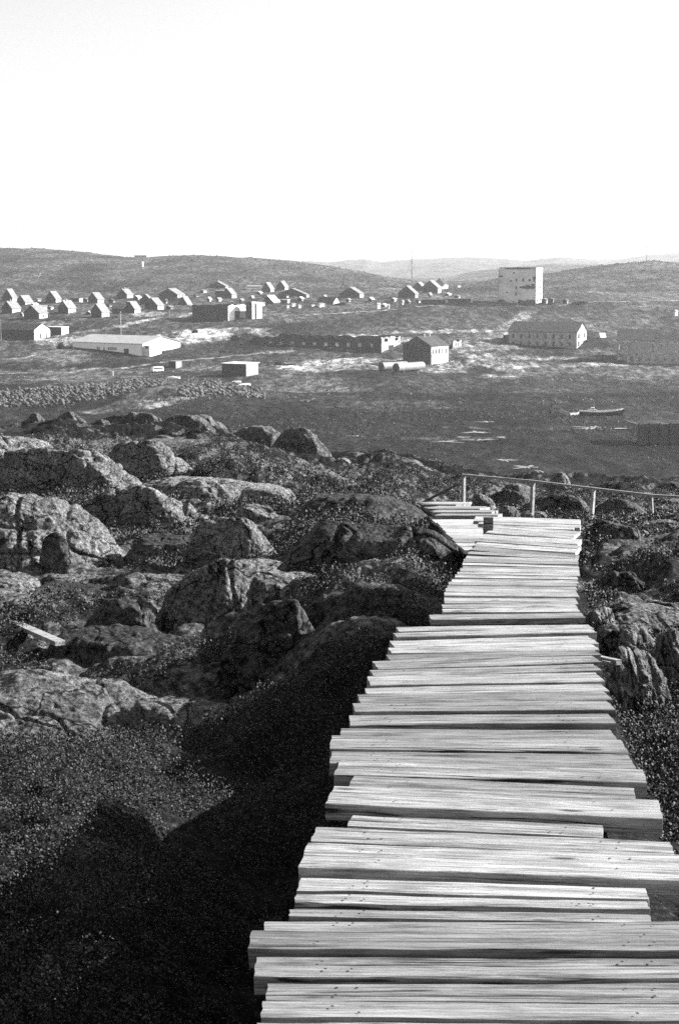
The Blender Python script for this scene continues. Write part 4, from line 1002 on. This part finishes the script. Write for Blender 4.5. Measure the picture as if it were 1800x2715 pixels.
# tall block
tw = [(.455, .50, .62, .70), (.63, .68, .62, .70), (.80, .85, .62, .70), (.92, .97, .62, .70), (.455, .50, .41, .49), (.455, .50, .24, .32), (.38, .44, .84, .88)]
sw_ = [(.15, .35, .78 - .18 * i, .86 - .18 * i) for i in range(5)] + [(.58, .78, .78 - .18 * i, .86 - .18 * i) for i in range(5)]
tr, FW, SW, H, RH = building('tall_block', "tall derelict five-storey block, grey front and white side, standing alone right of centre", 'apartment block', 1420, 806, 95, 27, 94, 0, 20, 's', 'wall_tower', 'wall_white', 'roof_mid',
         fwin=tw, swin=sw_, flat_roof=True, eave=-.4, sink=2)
for (a, b, v0, v1) in [(.12, .98, .955, .998), (.0, .13, .74, .79), (.60, .74, .42, .50), (.70, .86, .40, .53), (.80, .99, .42, .50), (.86, .97, .50, .56), (.55, .62, .44, .48), (.0, .16, .0, .13), (.10, .30, .0, .06), (.52, .72, .0, .10), (.68, .99, .0, .12), (.30, .36, .62, .66), (.20, .27, .3, .33), (.9, .99, .70, .76)]:
    n = 26; mb = MB(); rs = np.random.RandomState(int(a * 100) + 3)
    vs = [((-FW + (a + (b - a) * (.5 + .5 * math.cos(t) * rs.uniform(.75, 1.1))) * FW), -.03, (v0 + (v1 - v0) * (.5 + .5 * np.clip(math.sin(t) * rs.uniform(.9, 1.3), -1, 1))) * H) for t in np.linspace(0, 2 * math.pi, n, endpoint=False)]
    vs = [(min(max(p[0], -FW + .02), -.02), p[1], max(p[2], -.5)) for p in vs]
    mb.add(vs + [(p[0], .0, p[2]) for p in vs], [list(range(n))] + [[i, n + i, n + (i + 1) % n, (i + 1) % n] for i in range(n)])
    mb.build('bare_brick', M['wall_dark'], tr)
# sheds, scrap and vehicles beside the block
for (x, y, fw_, sw2, h, lab, mt) in [(1446, 806, 10, 8, 12, "dark kiosk at the foot of the tall block's white side", 'wall_dark'), (1466, 806, 12, 3, 13, "narrow dark shed with white post, right of the kiosk by the tall block", 'wall_dark'),
                                     (1503, 806, 10, 4, 9, "little dark shed alone between the block and the scrap heap", 'wall_dark')]:
    building('block_shed', lab, 'shed', x, y, fw_, sw2, h, 2, 30, 's', mt, 'wall_grey', 'roof_light')
building('dark_annex', "dark low annex along the foot of the tall block's front", 'shed', 1418, 808, 42, 3, 14, 0, 20, 's', 'wall_dark', 'wall_dark', ragged=.3, panes=False, seed=21)
building('dark_annex', "dark mound-like lean-to at the left foot of the tall block", 'shed', 1372, 810, 40, 3, 14, 0, 20, 's', 'wall_dark', 'wall_dark', ragged=.6, panes=False, seed=23)
building('hilltop_bunker', "low flat bunker on the left hill's skyline", 'bunker', 388, 690, 32, 6, 13, 0, 15, 's', 'wall_grey', 'wall_grey', 'roof_mid', flat_roof=True, Y=1470, eave=.1)
building('hilltop_marker', "small white marker block below the hilltop bunker", 'marker', 377, 707, 3, 4, 13, 0, 50, 's', 'wall_white', 'wall_white', 'roof_white', flat_roof=True, eave=0)

# vehicles
def vehicle(name, label, px, py, wpx, kind='van', th=10, mat='van_paint', group=None):
    c = hit(px, py); s = c.y / F; L = wpx * s / math.cos(math.radians(th))
    root = empty(name, c + Vector((0, 0, .05)), label, 'van' if kind == 'van' else 'car', group, math.radians(th))
    Wd = L * .42
    if kind == 'van': prof = [(-.5, .12), (-.5, .36), (-.47, .42), (-.40, .47), (.44, .47), (.49, .43), (.5, .12)]
    else: prof = [(-.5, .10), (-.49, .22), (-.25, .25), (-.15, .36), (.22, .37), (.36, .25), (.5, .23), (.5, .10)]
    n = len(prof); mb = MB()
    vs = [(a * L, -Wd / 2 * (1 if b < .3 else .93), b * L) for a, b in prof] + [(a * L, Wd / 2 * (1 if b < .3 else .93), b * L) for a, b in prof]
    mb.add(vs, [list(range(n)), list(range(n, 2 * n))[::-1]] + [[i, n + i, n + (i + 1) % n, (i + 1) % n] for i in range(n)])
    body = mb.build('body', M[mat], root)
    for sx in (-.33, .33):
        for sy in (-1, 1):
            MB().tube((sx * L, sy * (Wd / 2 - .09), .085 * L), (sx * L, sy * (Wd / 2 + .02), .085 * L), .085 * L).build('wheel', M['rubber'], root)
    if kind == 'van':
        for a, b in [(-.42, -.30), (-.27, -.13), (-.10, .04), (.07, .21), (.24, .40)]:
            MB().box(a * L, b * L, -Wd / 2 * .96 - .03, -Wd / 2 * .94, .30 * L, .40 * L).build('window', M['glass'], root)
        MB().box(.49 * L, .50 * L + .02, -Wd * .36, Wd * .36, .30 * L, .41 * L).build('rear_window', M['glass'], root)
    else:
        MB().box(-.12 * L, .22 * L, -Wd / 2 * .96 - .03, -Wd / 2 * .92, .26 * L, .34 * L).build('window', M['glass'], root)
    return root
vehicle('parked_van', "white minibus with dark windows parked on the shore track below the white warehouse", 417, 988, 26, 'van', 38)
vehicle('parked_truck', "pale van parked right of the tall block's sheds", 1478, 803, 10, 'van', 10, 'metal_pale')
vehicle('parked_car', "pale scrapped car in front of the heap right of the tall block", 1549, 805, 14, 'car', -8, 'metal_dark')
vehicle('parked_car', "light car left of the grey shed's far neighbours, beside the scrap hulls", 733, 968, 16, 'car', 10)
vehicle('parked_car', "light car, right one beside the scrap hulls behind the grey shed", 751, 966, 14, 'car', -5, 'metal_pale')
vehicle('parked_car', "small dark car in the garage row left of the tall block", 1165, 803, 14, 'car', 5, 'metal_dark')
def upturned_boat(label, px, py, wpx, rz, group="upturned boats on the shore"):
    c = hit(px, py); L = wpx * c.y / F; n, k = 14, 9; vs = []
    for i in range(n):
        t = i / (n - 1); hw = .19 * L * math.sin(math.pi * min(.12 + t * .88, 1)) ** .6 if t < .999 else .01; hh = .17 * L * (.75 + .25 * math.sin(math.pi * t))
        for j in range(k):
            a = math.pi * j / (k - 1); vs.append(((t - .5) * L, hw * math.cos(a) , hh * math.sin(a) ** .7))
    fs = [[i * k + j, i * k + j + 1, (i + 1) * k + j + 1, (i + 1) * k + j] for i in range(n - 1) for j in range(k - 1)] + [list(range(k))]
    root = empty('upturned_boat', c, label, 'boat', group, rz)
    np_mesh('hull', vs, fs, M['boat_white'], root, True)
    MB().bar((-.45 * L, 0, .16 * L), (.46 * L, 0, .17 * L), .06 * L * .4, .05 * L).build('keel', M['boat_white'], root)
    return root
upturned_boat("white upturned boat on the ground below the parked minibus", 461, 1004, 36, -.1)
upturned_boat("white upturned boat in front of the grey shed, bow raised to the right", 650, 1022, 30, .35)
upturned_boat("pale upturned boat half hidden left of the tilted white one", 628, 1014, 24, .1)
o = MB().box(-.25, .25, -.2, .2, 0, 1.2).box(-.17, .17, -.15, .15, 1.2, 1.7).build('white_barrel', M['boat_white'], loc=hit(299, 996)); tag(o, "tiny white marker post standing on the shore bank below the warehouse", 'marker')

# storage tanks
def tank(label, px, py, rpx, Lpx, th):
    c = hit(px, py); r = rpx * c.y / F; t = math.radians(th); L = Lpx
    root = empty('storage_tank', c, label, 'tank', "twin horizontal storage tanks", -t)
    b = MB().tube((0, 0, r), (0, L, r), r, n=28); o = b.build('shell', M['metal_pale'], root)
    MB().tube((0, -.12, r), (0, .0, r), r * 1.02, n=28).build('end_cap', M['metal_dark'], root)  # end coloured darker than the shell to paint its shade
    for y in (L * .2, L * .8): MB().box(-r * .7, r * .7, y - .3, y + .3, -1.0, r * .5).build('cradle', M['metal_dark'], root)
    MB().tube((0, L * .5, 2 * r - .05), (0, L * .5, 2 * r + .35), .4, n=10).build('hatch', M['metal_dark'], root)
tank("left horizontal storage tank, round dark end, of the pair below the long ruin", 1011, 984, 11.5, 13, 50)
tank("right horizontal storage tank of the pair, longer sunlit side, below the long ruin", 1050, 986, 11.5, 16, 42)

# wrecked ship and jetty
def wreck():
    c = hit(1594, 1100); s = c.y / F; L = 116 * s; root = empty('wrecked_boat', c, "old fishing boat lying on the mudflat with wheelhouse and mast, right", 'fishing boat', rz=.05)
    n, k = 24, 9; vs = []
    for i in range(n):
        t = i / (n - 1); hw = .105 * L * max(1 - abs(2 * t - .9) ** 3.0, .04) ** .7 if t < .97 else .012 * L
        if t < .05: hw = .07 * L
        top = .085 * L + .075 * L * max(t - .45, 0) ** 1.6 * 2.2 + .02 * L * (1 - t) ** 3
        for j in range(k):
            a = math.pi * j / (k - 1); cy_ = hw * math.cos(a); z = top * (1 - math.sin(a) ** .65) - .3
            vs.append(((t - .5) * L + (.03 * L * (z / top) if t > .9 else 0), cy_, z))
    fs = [[i * k + j, i * k + j + 1, (i + 1) * k + j + 1, (i + 1) * k + j] for i in range(n - 1) for j in range(k - 1)]
    np_mesh('hull', vs, fs, M['metal_dark'], root, True)
    mb = MB()
    for sd in (0, k - 1):
        for i in range(n - 1):
            a = Vector(vs[i * k + sd]); b = Vector(vs[(i + 1) * k + sd]); mb.bar(a + Vector((0, 0, .1)), b + Vector((0, 0, .1)), .22, .3)
    mb.build('gunwale', M['boat_white'], root)
    MB().add([(vs[i * k + j][0], vs[i * k + j][1] * .95, vs[i * k][2] - .35) for i in range(n) for j in (0, k - 1)], [[2 * i, 2 * i + 1, 2 * i + 3, 2 * i + 2] for i in range(n - 1)]).build('deck', M['beam'], root)
    w = MB().box(-.30 * L, -.12 * L, -.05 * L, .05 * L, .05 * L, .125 * L).build('wheelhouse', M['wall_white'], root)
    MB().box(-.24 * L, -.16 * L, -.04 * L, .04 * L, .125 * L, .165 * L).build('bridge', M['wall_white'], w)
    for i in range(4): MB().box((-.285 + .042 * i) * L, (-.265 + .042 * i) * L, -.053 * L, -.05 * L, .085 * L, .11 * L).build('window', M['glass'], w)
    for i in range(3): MB().box((-.232 + .024 * i) * L, (-.218 + .024 * i) * L, -.043 * L, -.04 * L, .138 * L, .155 * L).build('window', M['glass'], w)
    MB().tube((-.18 * L, 0, .16 * L), (-.18 * L, 0, .32 * L), .10, .05, 8).bar((-.18 * L, -.02 * L, .26 * L), (-.18 * L, .02 * L, .26 * L), .08).build('mast', M['metal_pale'], root)
    MB().tube((-.12 * L, 0, .1 * L), (-.12 * L, 0, .17 * L), .3, .25, 10).build('funnel', M['metal_dark'], root)
wreck()
c = hit(1510, 1102)
o = MB(); s = c.y / F
o.bar((-26 * s, 0, 14 * s), (0, 0, 3 * s), .5, .9).bar((0, 0, 3 * s), (22 * s, 2, 2 * s), .5, .8).bar((22 * s, 2, 2 * s), (34 * s, 4, 8 * s), .3, .4)
for i in range(7): o.bar(((-22 + 8 * i) * s, .5, -1), ((-22 + 8 * i) * s, 0, max(12 - 4 * i, 3) * s), .25)
o = o.build('sunken_hull', M['post'], loc=c); tag(o, "broken ribs and rail of a sunken hull left of the fishing boat", 'wreck')
# jetty at the right edge
jc = hit(1690, 1182); s = jc.y / F; jr = empty('timber_jetty', jc, "dark timber-faced jetty wall at the right edge behind the handrail", 'jetty', rz=.12)
mb = MB()
Lj = 230 * s; Hj = 54 * s
for i in range(46):
    x = i * Lj / 46; mb.box(x, x + Lj / 46 - .08, 0, .3, -3, Hj * (1 + .05 * math.sin(i * 2.3)))
mb.build('pile_wall', M['beam'], jr)
for i in range(0, 8): MB().tube((i * Lj / 8 + .1, -.3, -3), (i * Lj / 8 + .1, -.3, Hj * 1.12), .22, n=8).build('pile', M['metal_dark'], jr)
dk = MB()
for i in range(60):
    x = -.3 + i * (Lj + .3) / 60; dk.box(x, x + (Lj + .3) / 60 - .12, -.15, 8 + 1.5 * math.sin(i * 1.7) + 1.2 * math.sin(i * 4.1), Hj, Hj + .25 + .08 * math.sin(i * 3.3))
dk.build('deck', M['beam'], jr)

# poles and masts
def pole(name, label, cat, px, y1, y0, w, Y=None, mat='post', arm=0, group=None):
    c = hit(px, y1) if Y is None else P(px, y1, Y); h = (y1 - y0) * c.y / F
    root = empty(name, c, label, cat, group)
    MB().tube((0, 0, -2), (0, 0, h), w, w * .6, 8).build('shaft', M[mat], root)
    if arm: MB().bar((-arm, 0, h * .93), (arm, 0, h * .93), w * .8).build('crossarm', M[mat], root)
    return root
UG = "utility poles of the village"
pole('utility_pole', "tall utility pole behind the white warehouse, passing the dark open shed", 'utility pole', 321, 891, 826, .22, arm=.9, group=UG)
pole('utility_pole', "utility pole at the very left edge before the long dark store", 'utility pole', 3, 902, 848, .16, arm=.8, group=UG)
pole('utility_pole', "short pole by the track right of the lowest cottages", 'utility pole', 449, 845, 822, .2, group=UG)
pole('utility_pole', "thin pole beside the very wide low-gabled house", 'utility pole', 823, 790, 768, .18, group=UG)
pole('utility_pole', "pole left of the small square brick shed by the barracks", 'utility pole', 1325, 905, 880, .18, group=UG)
pole('utility_pole', "pole at the left end of the garage row, village right", 'utility pole', 1053, 815, 775, .16, group=UG)
def mast(label, px, y1, y0, Y, w):
    c = P(px, y1, Y); h = (y1 - y0) * Y / F
    root = empty('radio_mast', c, label, 'mast', "distant radio masts")
    mb = MB()
    for a in (0, 2.09, 4.19): mb.tube((w * math.cos(a), w * math.sin(a), -6), (w * .5 * math.cos(a), w * .5 * math.sin(a), h), .07, n=5)
    for i in range(16):
        z0 = h * i / 16; z1 = h * (i + 1) / 16
        mb.bar((w, 0, z0), (-w * .5, w * .8, z1), .06).bar((-w * .5, w * .8, z0), (-w * .5, -w * .8, z1), .06).bar((-w * .5, -w * .8, z0), (w, 0, z1), .06)
    mb.build('lattice', M['metal_dark'], root)
    mb = MB()
    for a in (.5, 2.6, 4.7): mb.tube((h * .35 * math.cos(a), h * .35 * math.sin(a), -6), (0, 0, h * .8), .05, n=4)
    mb.build('guy_wire', M['metal_dark'], root)
mast("thin lattice radio mast standing before the far hills, centre right", 1091, 752, 667, 1250, .6)
mast("faint lattice radio mast on the right hill against the sky", 1713, 695, 640, 1430, .6)
# scrap
def scrap(label, px, py, wpx, n, seed, name='scrap_heap', mats=('metal_dark',), group=None):
    c = hit(px, py); s = c.y / F; rs = np.random.RandomState(seed); mb = MB()
    for i in range(n):
        x = rs.uniform(-.5, .5) * wpx * s; y = rs.uniform(-2, 2); a, b, h = rs.uniform(.3, 1.6, 3); mb.box(x - a, x + a, y - b, y + b, -.5, h * (1 - abs(x) / (wpx * s)))
    return tag(mb.build(name, M[mats[0]], loc=c), label, 'scrap heap', group)
scrap("dark scrap heap at the road right of the tall block", 1535, 805, 30, 26, 1)
scrap("scattered hulls and scrap behind the grey shed", 742, 968, 60, 16, 2)
scrap("dark clutter of wreckage behind the low dark barn, village centre", 905, 808, 30, 14, 5)
# shrubs
def shrub(label, px, py, wpx, hpx, seed):
    c = hit(px, py); s = c.y / F; rs = np.random.RandomState(seed); n = 1500
    q = rs.normal(size=(n, 3)); q /= np.linalg.norm(q, axis=1)[:, None]; q *= rs.uniform(.5, 1, n)[:, None] ** .4
    q[:, 2] = np.abs(q[:, 2]); q *= np.array([wpx / 2 * s, wpx / 2.4 * s, hpx * s]) * (1 + .25 * n3(q * 2 + seed))[:, None]
    a = rs.normal(size=(n, 3)); b = rs.normal(size=(n, 3)); z = .28
    V = np.stack([q, q + a * z, q + b * z], 1).reshape(-1, 3)
    root = empty('bush', c, label, 'bush', 'dark bushes by the ruins')
    np_mesh('foliage', V, np.arange(n * 3).reshape(n, 3), M['leaf'], root)
    MB().tube((0, 0, -.5), (0, 0, hpx * s * .5), .15, .06, 6).build('stem', M['beam'], root)
shrub("round dark bush in the pale grass left of the long ruin", 623, 902, 22, 12, 1)
shrub("dark bush at the left gable of the white warehouse", 161, 925, 18, 15, 2)
shrub("dark bush at the left end of the long ruin", 684, 905, 26, 14, 3)
shrub("small dark bush in grass below the track, left of the round one", 517, 882, 14, 7, 4)
shrub("bush tuft beside the left tank", 985, 930, 14, 8, 6)

# ------------------------------------------------------------------ haze
m = bpy.data.materials.new("haze_air"); m.use_nodes = True; n = m.node_tree; n.nodes.clear()
pv = n.nodes.new('ShaderNodeVolumePrincipled'); out = n.nodes.new('ShaderNodeOutputMaterial')
pv.inputs['Color'].default_value = (1, 1, 1, 1); pv.inputs['Density'].default_value = 0.000085; pv.inputs['Anisotropy'].default_value = .3
n.links.new(pv.outputs[0], out.inputs['Volume'])
hz = MB().box(-4600, 4600, -60, 7300, -420, 150).build('haze', m); tag(hz, kind='stuff')
